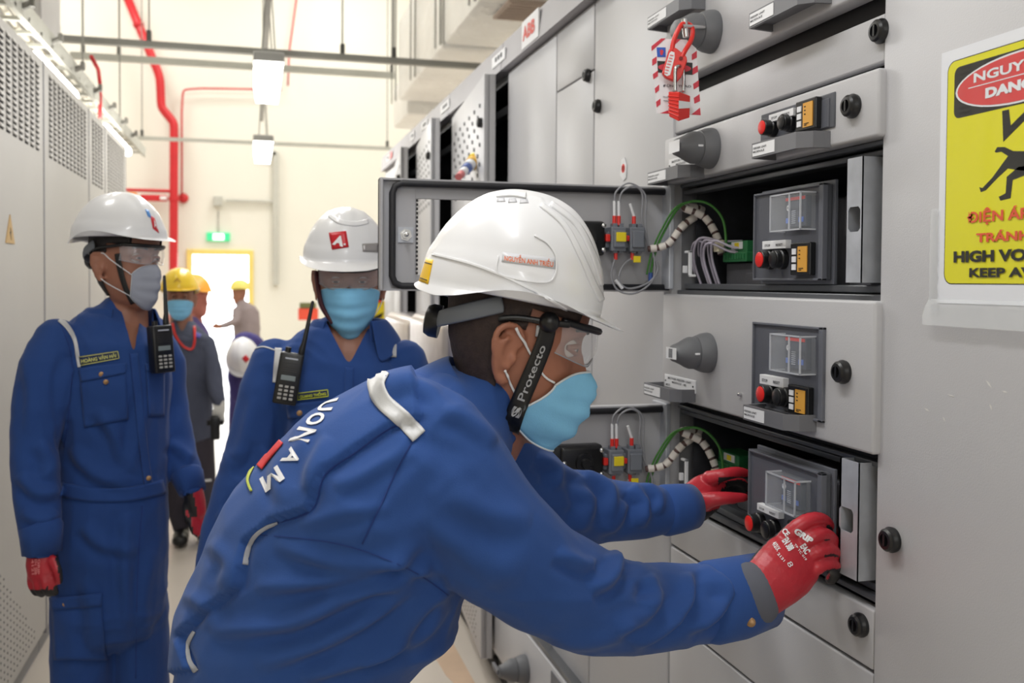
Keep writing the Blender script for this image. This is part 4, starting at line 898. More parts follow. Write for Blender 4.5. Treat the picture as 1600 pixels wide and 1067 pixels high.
for q in ([(1018, 72), (1033, 60), (1040, 60), (1018, 80)], [(1019, 93), (1026, 88), (1026, 98), (1019, 103)], [(1020, 116), (1028, 110), (1028, 119), (1021, 124)], [(1023, 138), (1030, 132), (1030, 141), (1024, 146)], [(1025, 159), (1032, 154), (1032, 163), (1026, 168)],
          [(1031, 177), (1045, 172), (1052, 178)], [(1052, 61), (1064, 61), (1054, 70)], [(1081, 85), (1089, 79), (1089, 90), (1081, 94)], [(1082, 107), (1090, 102), (1091, 112), (1082, 117)], [(1083, 131), (1092, 125), (1092, 135), (1084, 140)], [(1084, 153), (1093, 147), (1094, 158), (1085, 162)], [(1080, 179), (1094, 168), (1095, 180)]):
    pxpoly(q, Dt-.0006, .0004, g)
obj('tag_stripe', g, TRD, t)
obj('tag_badge', pxpoly([(1026, 74), (1040, 74), (1040, 89), (1027, 89)], Dt-.0008, .0005), mat('tag_blue', (40, 90, 190), .5), t)
obj('tag_badge_mark', pxpoly([(1031, 79), (1034, 77), (1037, 80), (1035, 86), (1032, 86)], Dt-.0012, .0003), TRD, t)
obj('tag_header', pxpoly([(1027, 95), (1082, 98), (1082, 117), (1028, 113)], Dt-.0008, .0005), BLKTXT, t)
obj('tag_oval', pxpoly([(1054+26*math.cos(k*.4), 106+7*math.sin(k*.4)+.05*26*math.cos(k*.4)) for k in range(16)], Dt-.0013, .0003), TRD, t)
for s, u, v, w_, h in (('ĐỪNG THAO', 1036, 136, 44, 5), ('TÁC', 1050, 146, 16, 5), ('Người treo:', 1036, 153, 18, 3), ('Ngày:', 1037, 159, 12, 3)):
    a, b = P(u, v, Dt-.0009), P(u+w_, v+1, Dt-.0009); c2 = P(u, v-h, Dt-.0009)
    put_text('lettering', s, a, b-a, c2-a, (b-a).length, (c2-a).length, GREYTXT, t)
t = thing('lockout_hasp', P(1056, 95, Dt), 'red plastic lockout hasp looped through the top rotary handle', 'padlock')
g = MB(); dd = Dt-.022
g.tube(cr([P(1050, 80, dd), P(1052, 66, dd), P(1058, 50, Dp-.01), P(1066, 38, Dp-.006), P(1076, 38, Dp+.01), P(1082, 46, Dp+.006), P(1080, 62, Dp), P(1070, 80, dd), P(1064, 92, dd)], 7), .0046, 10); obj('hasp_loop', g, REDP, t, smooth=True)
g = MB(); pxpoly([(1046, 76), (1056, 74), (1073, 88), (1074, 95), (1065, 120), (1058, 128), (1040, 121), (1035, 114)], dd-.004, .012, g); bv = obj('hasp_body', g, REDP, t); m_ = bv.modifiers.new('b', 'BEVEL'); m_.width = .002; m_.segments = 2
obj('hasp_label', pxpoly([(1046, 83), (1049, 80), (1054, 82), (1054, 90), (1047, 117), (1042, 119), (1038, 116), (1039, 108)], dd-.0048, .0006), WHITE, t)
g = MB()
for k in range(7):
    u, v = 1050-k*1.5, 85+k*4.6; pxpoly([(u-3, v), (u+2.4, v+1), (u+2.2, v+3), (u-3.3, v+2)], dd-.0053, .0003, g)
obj('hasp_print', g, mat('print_pink', (226, 130, 130), .6), t)
g = MB(); g.lathe(P(1064, 91, dd-.006), ray(800, 480), [(0, .0036), (.001, .0036)], 14); g.lathe(P(1062, 103, dd-.006), ray(800, 480), [(0, .0034), (.001, .0034)], 14); obj('hasp_hole', g, mat('hole_red', (120, 26, 24), .6), t)
t = thing('padlock', P(1060, 165, dd), 'small red padlock with steel shackle hanging from the hasp', 'padlock')
g = MB(); g.tube(cr([P(1055, 144, dd-.012), P(1055, 112, dd-.012), P(1058, 104, dd-.01), P(1063, 104, dd), P(1068, 112, dd+.012), P(1068, 144, dd+.012)], 7), .0034, 10); obj('shackle', g, STEEL, t, smooth=True)
g = MB(); A = [P(1044, 143, dd-.002), P(1061, 143, dd-.024), P(1079, 150, dd-.004), P(1062, 146, dd+.018)]; B = [P(1045, 182, dd-.002), P(1060, 190, dd-.024), P(1078, 184, dd-.004), P(1062, 182, dd+.018)]
g.add(A+B, [(0, 1, 2, 3), (7, 6, 5, 4)]+[(i, (i+1) % 4, 4+(i+1) % 4, 4+i) for i in range(4)]); o = obj('lock_body', g, REDP, t); m_ = o.modifiers.new('b', 'BEVEL'); m_.width = .0018; m_.segments = 2
g = MB(); q = [A[1].lerp(B[1], .3), A[2].lerp(B[2], .28), A[2].lerp(B[2], .55), A[1].lerp(B[1], .57)]; nn = (ray(1075, 165))*-.0008; g.add([p+nn for p in q], [(0, 1, 2, 3)]); obj('lock_label', g, WHITE, t)
g = MB()
for k in range(6):
    a = A[0].lerp(B[0], .18+.13*k)-ray(1050, 160)*.0004; b = A[1].lerp(B[1], .18+.13*k)-ray(1050, 160)*.0004; g.cyl(a, b, .0012, n=6)
obj('grip_rib', g, REDP, t, smooth='auto')
# ================================================================== people
VD = ray(800, 479.5).normalized()
Rc, Uc, Bc = [MC.to_3x3().col[i].copy() for i in range(3)]
def L(u, v, d): return P(u, v, d)
def limb(g, pts, n=20, k=1.0, add=0.0, rnd=True):      # pts: (u, v, distance, half width in the picture, half depth in metres or None)
    path = [P(u, v, d) for u, v, d, *_ in pts]; rad = []
    for q in pts:
        r = q[3]*q[2]/F; rd = q[4] if len(q) > 4 and q[4] else r; rad.append((max(.01, rd*k+add), max(.01, r*k+add)))
    g.loft(path, rad, ref=VD, n=n, rnd=rnd)
def frame_px(u, v, d, theta, phi, roll=0):   # head-like frame: forward, left, up
    t, f = R(theta), R(phi); fw = (Rc*math.cos(f)+Bc*math.sin(f)); F_ = (fw*math.cos(t)-Uc*math.sin(t)).normalized(); U_ = (Uc*math.cos(t)+fw*math.sin(t)).normalized(); L_ = U_.cross(F_)
    m = Matrix((F_, L_, U_)).transposed().to_4x4()
    if roll: m = m @ Matrix.Rotation(R(roll), 4, 'X')
    m.translation = P(u, v, d); return m
HT = np.array([(-.108, .066, .03, .012), (-.10, .082, .006, .03), (-.085, .089, -.015, .044), (-.065, .089, -.035, .054), (-.045, .088, -.055, .061), (-.02, .086, -.070, .066), (0, .084, -.080, .069),
    (.03, .081, -.090, .0725), (.05, .088, -.095, .0735), (.08, .087, -.098, .075), (.11, .073, -.090, .068), (.13, .048, -.068, .052), (.142, .012, -.03, .025)])
def head_pt(z, th, off=0.0, nose=True):
    fr, bk, hw = (np.interp(z, HT[:, 0], HT[:, i]) for i in (1, 2, 3)); c = (fr+bk)/2*.55; ct, st = math.cos(th), math.sin(th)
    e = 2.35 if ct > 0 else 2.0; rx = (fr-c) if ct > 0 else (c-bk)
    r = 1/((abs(ct)/max(rx, 1e-4))**e+(abs(st)/hw)**e)**(1/e); x, y = c+r*ct, r*st
    if nose and ct > 0:
        prof = np.interp(z, [-.034, -.026, -.018, -.008, .01, .03, .045], [0, .012, .026, .027, .018, .008, 0]); x += prof*math.exp(-(y/(.010+.006*(z < .0)))**2)
        x -= .010*math.exp(-((abs(y)-.031)/.013)**2-((z-.028)/.011)**2); x += .004*math.exp(-((abs(y)-.03)/.016)**2-((z-.05)/.007)**2)
        x += .005*math.exp(-(y/.022)**2-((z+.052)/.006)**2)+.005*math.exp(-(y/.02)**2-((z+.067)/.006)**2)-.003*math.exp(-(y/.022)**2-((z+.0595)/.003)**2)
    n = Vector((ct, st, 0)); return Vector((x, y, z))+n*off
def head_mb(g, M, s, ears=True):
    n = 56; vs = []; zs = list(np.linspace(-.108, .05, 40))+list(np.linspace(.055, .142, 18))
    for z in zs:
        for i in range(n): vs.append(M @ (head_pt(z, 2*math.pi*i/n)*s))
    fs = [(k*n+i, k*n+(i+1) % n, (k+1)*n+(i+1) % n, (k+1)*n+i) for k in range(len(zs)-1) for i in range(n)]+[tuple(range(n-1, -1, -1)), tuple((len(zs)-1)*n+i for i in range(n))]
    g.add(vs, fs)
    if ears:
        for sd in (-1, 1):
            out = [(.010, .074, -.03), (.002, .079, -.036), (-.007, .083, -.026), (-.013, .088, -.008), (-.019, .092, .010), (-.019, .092, .024), (-.010, .089, .034), (.002, .083, .034), (.011, .077, .024), (.010, .074, .012)]
            c = cr([M @ (Vector((x, y*sd, z))*s) for x, y, z in out], 5); g.tube(c, .0046*s, 10)
            g.ball(M @ (Vector((-.004, .079*sd, 0))*s), .016*s, .006*s, .031*s, 12, (M.to_3x3() @ Matrix.Rotation(R(-14*sd), 3, 'Z')))
            inn = [(.006, .082, -.016), (-.004, .086, -.012), (-.009, .089, .0), (-.009, .09, .012), (-.003, .088, .02)]
            g.tube(cr([M @ (Vector((x, y*sd, z))*s) for x, y, z in inn], 4), .0034*s, 8)
            g.ball(M @ (Vector((.008, .08*sd, -.004))*s), .005*s, .005*s, .007*s, 8); g.ball(M @ (Vector((.002, .078*sd, -.031))*s), .009*s, .006*s, .009*s, 8)
def hair_part(M, s, parent, m=HAIR, low=-.05):
    n = 64; zs = np.linspace(low, .14, 36); vs = []; fs = []; idx = {}
    def inh(z, th):
        x = math.cos(th); back = -.12-.9*max(0, (z-.02))*6; front = z > .085 or (z > .06 and abs(math.sin(th)) > .55)
        return front or (x < .16 and z > .035) or (x < -.20 and z > low) or (x < .12 and z > .0 and x > -.2 and z > .03)
    for k, z in enumerate(zs):
        for i in range(n):
            th = 2*math.pi*i/n; o_ = .0045+.0015*noise.noise(Vector((i*.9, z*300, 1))); vs.append(M @ (head_pt(z, th, o_, False)*s))
    for k in range(len(zs)-1):
        for i in range(n):
            if inh((zs[k]+zs[k+1])/2, 2*math.pi*(i+.5)/n): fs.append((k*n+i, k*n+(i+1) % n, (k+1)*n+(i+1) % n, (k+1)*n+i))
    g = MB(); g.add(vs, fs); o = obj('hair', g, m, parent, smooth=True); md = o.modifiers.new('t', 'SOLIDIFY'); md.thickness = .003; return o
def eyes(M, s, parent):
    g = MB(); h = MB()
    for sd in (-1, 1):
        c = Vector((.0705, .031*sd, .027))*s; g.ball(M @ c, .0125*s, n=12); q = Vector((.0815, .0312*sd, .0262))*s; h.ball(M @ q, .0022*s, .0055*s, .0055*s, 8, M.to_3x3())
    e = obj('eye', g, mat('eye_white', (226, 218, 212), .2), parent, smooth=True); obj('iris', h, mat('iris', (30, 20, 18), .2), e, smooth=True)
    g = MB()
    for sd in (-1, 1):
        for dz, r in ((.0075, .0038), (-.0075, .003)):
            g.tube(cr([M @ (Vector((.0735-.006*abs(a)**1.5*1.2+(.008 if abs(a) < .9 else .003), (.031+.0165*a)*sd, .027+dz*(1-a*a)*.7+.0005))*s) for a in (-1, -.5, 0, .5, 1)], 3), r*s, 8)
    obj('eyelid', g, SKIN2, parent, smooth=True)
    g = MB()
    for sd in (-1, 1): g.tube(cr([M @ (head_pt(.052+.003*(1-a*a), (.36+.22*a)*sd, .001)*s) for a in (-1, 0, 1)], 5), .0028*s, 6)
    obj('eyebrow', g, HAIR, parent, smooth=True)
def mask_part(M, s, m, parent, zt=.008, zb=-.105, w=68, loops=True, w2=None):
    w2 = w2 or w
    nu, nv = 30, 22; vs = []; fs = []; cor = {}
    for j in range(nv+1):
        t = j/nv
        for i in range(nu+1):
            a = -1+2*i/nu; th = R(w+(w2-w)*t**1.5)*a; zc = zt+(zb-zt)*t; zs_ = (zt-.026)+((zb+.032)-(zt-.026))*t; q = abs(a)**2.2; z = zc*(1-q)+zs_*q
            zz = max(z, -.1); p = head_pt(zz, th, .005, False); f = math.exp(-(a/.42)**2)
            bul = np.interp(t, [0, .12, .45, .8, 1], [.016, .029, .026, .012, .001])*f+.004*(1-abs(a)); p.x += bul; p.z = z
            p.x += .0028*(abs((t*4) % 1-.5)*4-1)*(1-.5*abs(a))*(1-abs(a)**3)*(.15 < t < .9); p.y *= 1.03
            vs.append(M @ (p*s))
            if i in (0, nu) and j in (1, nv-1): cor[(i > 0, j > 1)] = vs[-1]
    for j in range(nv):
        for i in range(nu): fs.append((j*(nu+1)+i, j*(nu+1)+i+1, (j+1)*(nu+1)+i+1, (j+1)*(nu+1)+i))
    g = MB(); g.add(vs, fs); me = g.mesh('face_mask', m, True); o = obj('face_mask', me, m, parent, smooth=True); md = o.modifiers.new('t', 'SOLIDIFY'); md.thickness = .0016
    e = MB(); rim = [vs[i] for i in range(nu+1)]; e.tube(rim, .0014*s, 6); e.tube([vs[nv*(nu+1)+i] for i in range(nu+1)], .0014*s, 6)
    for i in (0, nu): e.tube([vs[j*(nu+1)+i] for j in range(nv+1)], .0014*s, 6)
    obj('mask_edge', e, MASKE, o, smooth=True)
    if loops:
        e = MB()
        for sd, k in ((-1, False), (1, True)):
            e.tube(cr([cor[(k, False)], M @ (Vector((.035, .078*sd, .018))*s), M @ (Vector((.012, .083*sd, .034))*s), M @ (Vector((-.012, .083*sd, .03))*s)], 5), .0013*s, 6)
            e.tube(cr([cor[(k, True)], M @ (Vector((.03, .074*sd, -.045))*s), M @ (Vector((.004, .08*sd, -.03))*s), M @ (Vector((-.012, .082*sd, -.02))*s)], 5), .0013*s, 6)
        obj('ear_loop', e, WHITE, o, smooth=True)
    return o, me
def goggles(M, s, parent, zc=.03, tint=LENSM):
    g = MB(); nu, nv = 24, 8; vs = []
    def lp(a, z): return Vector((.108-.05*abs(a)**2.6-.004*abs(z-zc)/.02, .072*a, z))
    for j in range(nv+1):
        for i in range(nu+1):
            a = -1+2*i/nu; z0 = zc-.024+.012*math.exp(-(a/.16)**2)+.008*abs(a)**3; z = z0+(zc+.022-z0)*j/nv; vs.append(M @ (lp(a, z)*s))
    fs = [(j*(nu+1)+i, j*(nu+1)+i+1, (j+1)*(nu+1)+i+1, (j+1)*(nu+1)+i) for j in range(nv) for i in range(nu)]
    g.add(vs, fs); o = thing_part = obj('safety_goggles', MB().tube(cr([M @ (lp(a, zc+.024)*s+Vector((0, 0, 0))) for a in np.linspace(-1, 1, 13)], 3), .0048*s, 8), BLACK, parent, smooth=True)
    l = obj('goggle_lens', g, tint, o, smooth=True)
    e = MB(); e.tube([vs[i] for i in range(nu+1)], .0009*s, 6); obj('lens_edge', e, mat('lens_rim', (160, 162, 168), .2), o, smooth=True)
    for sd in (-1, 1):
        t = MB(); t.loft(cr([M @ (Vector((.062, .074*sd, zc+.022))*s), M @ (Vector((.04, .08*sd, zc+.018))*s), M @ (Vector((.0, .083*sd, zc+.012))*s), M @ (Vector((-.022, .084*sd, zc+.004))*s)], 5), [(.004*s, .0018*s)]*16, ref=M.to_3x3().col[2], n=8)
        obj('temple_arm', t, BLACK, o, smooth=True)
    return o
def hard_hat(M, s, m, parent, a0=.129, a1=.124, b=.108, h=.151, peak=.032, drop=.0, rimdrop=.0, ridge=True):
    n, k = 88, 34; vs = []; prof = []
    def pt(ph, t, off):
        c, sn = math.cos(ph), math.sin(ph); A = a1 if c > 0 else a0; r = 1/math.sqrt((c/A)**2+(sn/b)**2); fr = max(0, c)**1.6
        if t <= 1:
            q = t*math.pi/2; rr, z = r*math.sin(q), h*math.cos(q)
            if ridge and t > .02:
                y = rr*sn; bump = .0045*math.exp(-(y/.022)**4)*min(1, t*3)*min(1, (1-t)*5) if True else 0
                z += bump; rr += bump*.4*abs(c)
                for yy in (.045,): bump2 = .0022*math.exp(-((abs(y)-yy)/.006)**2)*(c < .3)*min(1, max(0, (.85-t)*5)); z += bump2
            st = .0032/(1+math.exp(-(t-.80-.05*max(0, c))*60)); rr += st
        else:
            e = t-1; rr = r+.0032+e*(.006+peak*fr); z = e*(float(np.interp(abs(ph)*57.3, [0, 20, 40, 60, 80, 95, 110, 125, 140, 160, 180], [-.009, -.008, -.001, .011, .016, .012, .002, -.008, -.0135, -.010, -.002]))-drop*fr-rimdrop*(1-.8*fr))
        rr -= off*min(1, t*1.3); z -= off*(1-min(1, t))*1.0
        return Vector((rr*c, rr*sn, z))
    ts = list(np.sin(np.linspace(.02, 1, k)*math.pi/2)*.0+np.linspace(.03, 1, k))+[1.2, 1.5, 1.8, 1.95, 2.0]
    for off in (0, .003):
        for t in ts:
            for i in range(n): ph = -math.pi+2*math.pi*i/n; vs.append(M @ (pt(ph, t, off)*s))
    K = len(ts); fs = []
    for base in (0, K*n):
        for j in range(K-1):
            for i in range(n): fs.append((base+j*n+i, base+j*n+(i+1) % n, base+(j+1)*n+(i+1) % n, base+(j+1)*n+i))
        fs.append(tuple(base+i for i in range(n)))
    for i in range(n): fs.append(((K-1)*n+i, (K-1)*n+(i+1) % n, K*n+(K-1)*n+(i+1) % n, K*n+(K-1)*n+i))
    g = MB(); g.add(vs, fs); me = g.mesh('hard_hat', m, True); return obj('hard_hat', me, m, parent, smooth=True), me
def hat_harness(M, Mh, s, parent):
    g = MB(); g.loft(cr([M @ (Vector((-.02, .085*1, .055))*s), M @ (Vector((-.075, .065, .03))*s), M @ (Vector((-.108, 0, .015))*s), M @ (Vector((-.075, -.065, .03))*s), M @ (Vector((-.02, -.085, .055))*s)], 6), [(.012*s, .003*s)]*25, ref=M.to_3x3().col[2], n=10)
    o = obj('head_band', g, mat('band_grey', (120, 124, 130), .6), parent, smooth=True)
    g = MB(); g.lathe(M @ (Vector((-.103, 0, .012))*s), M.to_3x3() @ Vector((-1, 0, 0)), [(0, .024*s), (.012*s, .024*s), (.02*s, .02*s), (.022*s, .012*s)], 12); obj('ratchet_knob', g, BLACK, o, smooth='auto')
def cloth(name, lofts, vox, m, parent, extra=None, nz=.006, sm=3, seed=0):
    g = MB()
    for l in lofts: limb(g, l)
    if extra: extra(g)
    me = hull_union(g, vox, sm)
    N = len(me.vertices); co = np.empty(N*3); me.vertices.foreach_get('co', co); co = co.reshape(-1, 3); nm = np.empty(N*3); me.vertices.foreach_get('normal', nm); nm = nm.reshape(-1, 3)
    return me, co, nm
def wrinkle(co, nm, amp, sx=7, sz=13, seed=0):
    d = np.empty(len(co))
    for i, p in enumerate(co):
        q = Vector((p[0]*sx+seed, p[1]*sx, p[2]*sz)); w1 = noise.noise(q*.5)*1.3; a = noise.noise(q+Vector((w1, w1, w1*2))); b = noise.noise(q*2.1+Vector((9, w1, 3)))
        d[i] = (1-abs(a)*2.6)*.6+b*.35
    return d*amp
MCa = np.array(MCI)
def proj_np(co):
    q = co @ MCa[:3, :3].T+MCa[:3, 3]; return CX+F*q[:, 0]/-q[:, 2], CY-F*q[:, 1]/-q[:, 2], -q[:, 2]
Oa = np.array(O)
def px_folds(co, nm, folds, zcut=None):       # drapes traced as crests: (points, half width, height)
    u, v, dd = proj_np(co); vd = (co-Oa); vd /= np.linalg.norm(vd, axis=1)[:, None]; face = np.clip(-(vd*nm).sum(1)*2.2+.35, 0, 1); out = np.zeros(len(co))
    for pts, wd, amp in folds:
        wd = wd*1.3
        c = cr([(p[0], p[1], 0) for p in pts], 5); c = np.array([(p.x, p.y) for p in c]); m = (u > c[:, 0].min()-4*wd) & (u < c[:, 0].max()+4*wd) & (v > c[:, 1].min()-4*wd) & (v < c[:, 1].max()+4*wd)
        if not m.any(): continue
        uu, vv = u[m], v[m]; best = np.full(len(uu), 1e9); sg = np.zeros(len(uu)); tt = np.zeros(len(uu))
        for i in range(len(c)-1):
            a, b = c[i], c[i+1]; ab = b-a; L2 = max(1e-6, ab@ab); t = np.clip(((uu-a[0])*ab[0]+(vv-a[1])*ab[1])/L2, 0, 1); dx = uu-(a[0]+ab[0]*t); dy = vv-(a[1]+ab[1]*t); ds = np.hypot(dx, dy); k = ds < best
            best[k] = ds[k]; sg[k] = np.sign(ab[0]*dy-ab[1]*dx)[k]; tt[k] = ((i+t)/(len(c)-1))[k]
        x = best*sg/wd; f = np.exp(-x**2)-.75*np.exp(-((x-1.7)/.9)**2)-.2*np.exp(-((x+2.2)/1.2)**2); env = np.clip(np.minimum(tt, 1-tt)*4, 0, 1)**.7
        out[m] += amp*1.05*f*env
    return out*face
def in_poly(u, v, poly):
    r = np.zeros(len(u), bool); n = len(poly)
    for i in range(n):
        (x0, y0), (x1, y1) = poly[i], poly[(i+1) % n]; c = ((y0 > v) != (y1 > v)) & (u < (x1-x0)*(v-y0)/(y1-y0+1e-9)+x0); r ^= c
    return r
def edge_dist(u, v, pts):
    best = np.full(len(u), 1e9)
    for a, b in zip(pts[:-1], pts[1:]):
        a = np.array(a, float); b = np.array(b, float); ab = b-a; t = np.clip(((u-a[0])*ab[0]+(v-a[1])*ab[1])/(ab@ab), 0, 1); best = np.minimum(best, np.hypot(u-a[0]-ab[0]*t, v-a[1]-ab[1]*t))
    return best
def set_co(me, co): me.vertices.foreach_set('co', co.ravel()); me.update()
def boots(parent, pts, m=BLACK):
    for (x, y, a) in pts:
        g = MB(); M = Matrix.Translation((x, y, 0)) @ Matrix.Rotation(a, 4, 'Z')
        for c, rx, ry, rz in (((.0, 0, .06), .06, .045, .06), ((.07, 0, .045), .07, .045, .042), ((.13, 0, .04), .055, .045, .036), ((0, 0, .12), .05, .045, .05)): g.ball(M @ Vector(c), rx, ry, rz, 10, M.to_3x3())
        g.bbox(0, 0, 0, 0, 0, 0) if False else None
        me = hull_union(g, .009, 2)
        for v in me.vertices: v.co.z = max(v.co.z, .0)
        obj('boot', me, m, parent, smooth=True)
def collar(M, parent, m, r0=.062, r1=.098, h=.045, gap=38, bv=None, k=1.0):
    # M: frame at neck base (forward, left, up)
    n = 30; vs = []; fs = []
    for i in range(n+1):
        th = R(gap)+(2*math.pi-2*R(gap))*i/n; fr = max(0, math.cos(th)); c, s_ = math.cos(th), math.sin(th); e = math.exp(-((i/n)/.13)**2)+math.exp(-(((1-i/n))/.13)**2)
        for r, z in ((r0*1.08, -.03-.03*e), (r0*1.0, h*.6), (r0*1.06, h), (r0*1.16, h*.85), (r1*(1-.05*e), h*.05-.045*e), (r1*1.06, -.012-.052*e)): vs.append(M @ (Vector((r*c*1.02, r*s_*1.05, z))*k))
    for i in range(n):
        for j in range(5): fs.append((i*6+j, i*6+j+1, (i+1)*6+j+1, (i+1)*6+j))
    g = MB(); g.add(vs, fs); o = obj('collar', g, m, parent, smooth=True); md = o.modifiers.new('s', 'SUBSURF'); md.levels = 1; md.render_levels = 2; md = o.modifiers.new('t', 'SOLIDIFY'); md.thickness = .0028; return o
def glove(parent, palm, fingers, m=(GLOVER, GLOVEB), vox=.0026, black=None, label=None, name='work_glove', n=16):
    # palm: (u, v, d, half width px, half depth m); fingers: lists of (u, v, d, r px)
    g = MB(); limb(g, palm, n=24)
    for f in fingers:
        path = cr([P(*q[:3]) for q in f], 4); rr = np.interp(np.linspace(0, len(f)-1, len(path)), range(len(f)), [q[3]*q[2]/F for q in f]); g.loft(path, [float(x) for x in rr], ref=VD, n=n)
    me = hull_union(g, vox, 2)
    o = obj(name, me, list(m), parent, smooth=True, label=label)
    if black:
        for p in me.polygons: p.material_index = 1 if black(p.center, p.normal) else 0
    return o, me
# ------------------------------------------------------------------ the man at the open compartment
man = thing('person', onZ(430, 1067, 1.0)-Vector((0, 0, 1.0)), 'man in white helmet and blue coverall reaching into the open compartment with both hands', 'person')
HM = frame_px(797, 548, 1.345, 17, 2); hs = 1.07
torso = [(450, 1260, 1.38, 165, .15), (438, 1130, 1.38, 168, .17), (462, 1005, 1.37, 178, .18), (543, 876, 1.36, 199, .20), (620, 753, 1.35, 166, .22), (690, 683, 1.35, 128, .20), (742, 638, 1.345, 88, .12), (762, 618, 1.345, 64, .08)]
arm_n = [(672, 722, 1.27, 108, .11), (705, 770, 1.24, 112, .095), (775, 845, 1.24, 100, .085), (850, 903, 1.27, 86, .08), (925, 940, 1.31, 80, .075), (1000, 950, 1.37, 69, .065), (1092, 944, 1.45, 60, .056), (1125, 938, 1.47, 56, .052)]
arm_f = [(750, 700, 1.52, 75, .09), (810, 752, 1.58, 68, .08), (875, 795, 1.64, 62, .075), (945, 797, 1.69, 49, .058), (1010, 799, 1.73, 42, .047), (1040, 797, 1.75, 35, .042)]
bump_ = [(640, 640, 1.25, 60, .05), (690, 680, 1.22, 70, .05), (720, 720, 1.22, 70, .05)]
belly = [(640, 900, 1.36, 75, .13), (655, 965, 1.37, 64, .13), (610, 985, 1.37, 66, .13)]
leg_n = [(400, 1150, 1.33, 110, .10), (470, 1150, 1.32, 112, .1), (500, 1350, 1.33, 95, .09), (455, 1700, 1.36, 70, .07), (430, 2000, 1.38, 55, .055)]
leg_f = [(430, 1150, 1.47, 105, .10), (520, 1180, 1.49, 105, .1), (545, 1350, 1.5, 90, .09), (520, 1640, 1.5, 66, .07), (500, 1880, 1.52, 52, .055)]
g = MB(); head_mb(g, HM, hs)
neck = [P(800, 590, 1.35), P(775, 620, 1.35), P(745, 665, 1.36), P(690, 720, 1.36)]
g.loft(neck, [(.062, .062), (.064, .066), (.07, .074), (.08, .09)], ref=VD, n=24)
limb(g, torso[:-2], k=.55); limb(g, arm_n, k=.5); limb(g, arm_f, k=.5); limb(g, leg_n[1:], k=.5); limb(g, leg_f[1:], k=.5)
body_me = hull_union(g, .0034, 2); body = obj('body', body_me, SKIN, man, smooth=True)
me, co, nm = cloth('coverall', [torso, arm_n, arm_f, bump_, belly, leg_n, leg_f], .0043, CLOTH, man, sm=8)
folds = [([(920, 918), (948, 908), (962, 880), (955, 862)], 9, .013), ([(870, 862), (905, 880), (930, 884)], 8, .009), ([(985, 1008), (1040, 978), (1074, 935), (1072, 895)], 8, .012), ([(1068, 985), (1112, 962), (1130, 925), (1096, 884)], 8, .012), ([(1010, 900), (1022, 925), (1005, 950)], 7, .007),
    ([(960, 985), (1010, 960), (1035, 920)], 9, .008), ([(860, 1005), (930, 1000), (990, 975)], 10, .005), ([(1130, 990), (1142, 950), (1118, 900)], 6, .006), ([(700, 770), (760, 800), (830, 815)], 16, .007), ([(650, 800), (740, 870), (820, 900)], 18, .005),
    ([(838, 712), (868, 735), (865, 765)], 8, .009), ([(880, 730), (935, 752), (955, 775), (950, 820)], 7, .011), ([(985, 760), (1008, 785), (1000, 825)], 7, .011), ([(905, 745), (920, 790), (900, 830)], 9, .009), ([(1000, 752), (1030, 775), (1028, 805)], 6, .008), ([(930, 835), (965, 815), (975, 780)], 7, .007),
    ([(400, 918), (497, 910), (596, 886), (660, 850)], 9, .009), ([(330, 985), (447, 975), (522, 945), (625, 905)], 10, .011), ([(400, 1040), (500, 1005), (580, 960), (650, 905)], 10, .010), ([(430, 850), (520, 880), (610, 875), (690, 905)], 9, .006), ([(500, 930), (590, 915), (680, 880)], 9, .006), ([(560, 1035), (620, 1000), (670, 940), (710, 915)], 9, .009), ([(520, 760), (560, 745), (640, 700)], 9, .005),
    ([(620, 1020), (670, 985), (700, 935)], 8, .008), ([(470, 1060), (560, 1030), (640, 1000)], 9, .008), ([(470, 820), (540, 800), (610, 790)], 9, .004), ([(600, 610), (640, 600), (690, 612)], 10, .005), ([(520, 690), (500, 730), (490, 770)], 9, .005), ([(455, 690), (440, 740), (455, 790)], 10, .004),
    ([(340, 850), (370, 880), (360, 920)], 9, .005), ([(690, 640), (730, 655), (775, 690)], 10, .006), ([(650, 560), (700, 590), (730, 620)], 8, .004), ([(300, 930), (330, 950), (320, 985)], 8, .005)]
d = wrinkle(co, nm, .0036, 7, 11)+px_folds(co, nm, folds)
flap_edge = [(668, 676), (610, 650), (560, 692), (505, 735), (487, 792), (430, 815), (388, 848), (378, 915), (325, 955), (288, 990), (300, 1045)]
flap_edge = [(655, 655), (612, 665), (560, 700), (508, 738), (486, 795), (430, 815), (388, 850), (378, 915), (325, 955), (285, 992), (302, 1045)]
flap = flap_edge+[(200, 1060), (230, 900), (400, 650), (560, 560), (640, 540)]
u, v, dd = proj_np(co); vd = co-Oa; vd /= np.linalg.norm(vd, axis=1)[:, None]; fc = (vd*nm).sum(1) < .35
ins = in_poly(u, v, flap) & fc; ed = edge_dist(u, v, flap_edge)
d += np.where(ins, .009*np.clip(ed/4+.25, 0, 1), 0)-np.where(~ins & fc, .005*np.exp(-(ed/9)**2), 0)
arms = [(645, 688), (620, 735), (596, 787), (566, 850)]
d -= .0035*np.exp(-(edge_dist(u, v, arms)/5)**2)*fc
co2 = co+nm*d[:, None]; set_co(me, co2); obj('coverall', me, CLOTH, man, smooth=True); cov_bv = bvh_of(me)
cuffs = MB(); limb(cuffs, [(1096, 943, 1.44, 58, .054), (1112, 941, 1.45, 64, .06), (1150, 934, 1.47, 63, .058), (1192, 922, 1.49, 58, .052), (1193, 922, 1.491, 50, .046), (1180, 925, 1.48, 48, .044)], n=36, rnd=False)
o = obj('cuff', cuffs, CLOTH, man, smooth=True); cb = bvh_of(o.data)
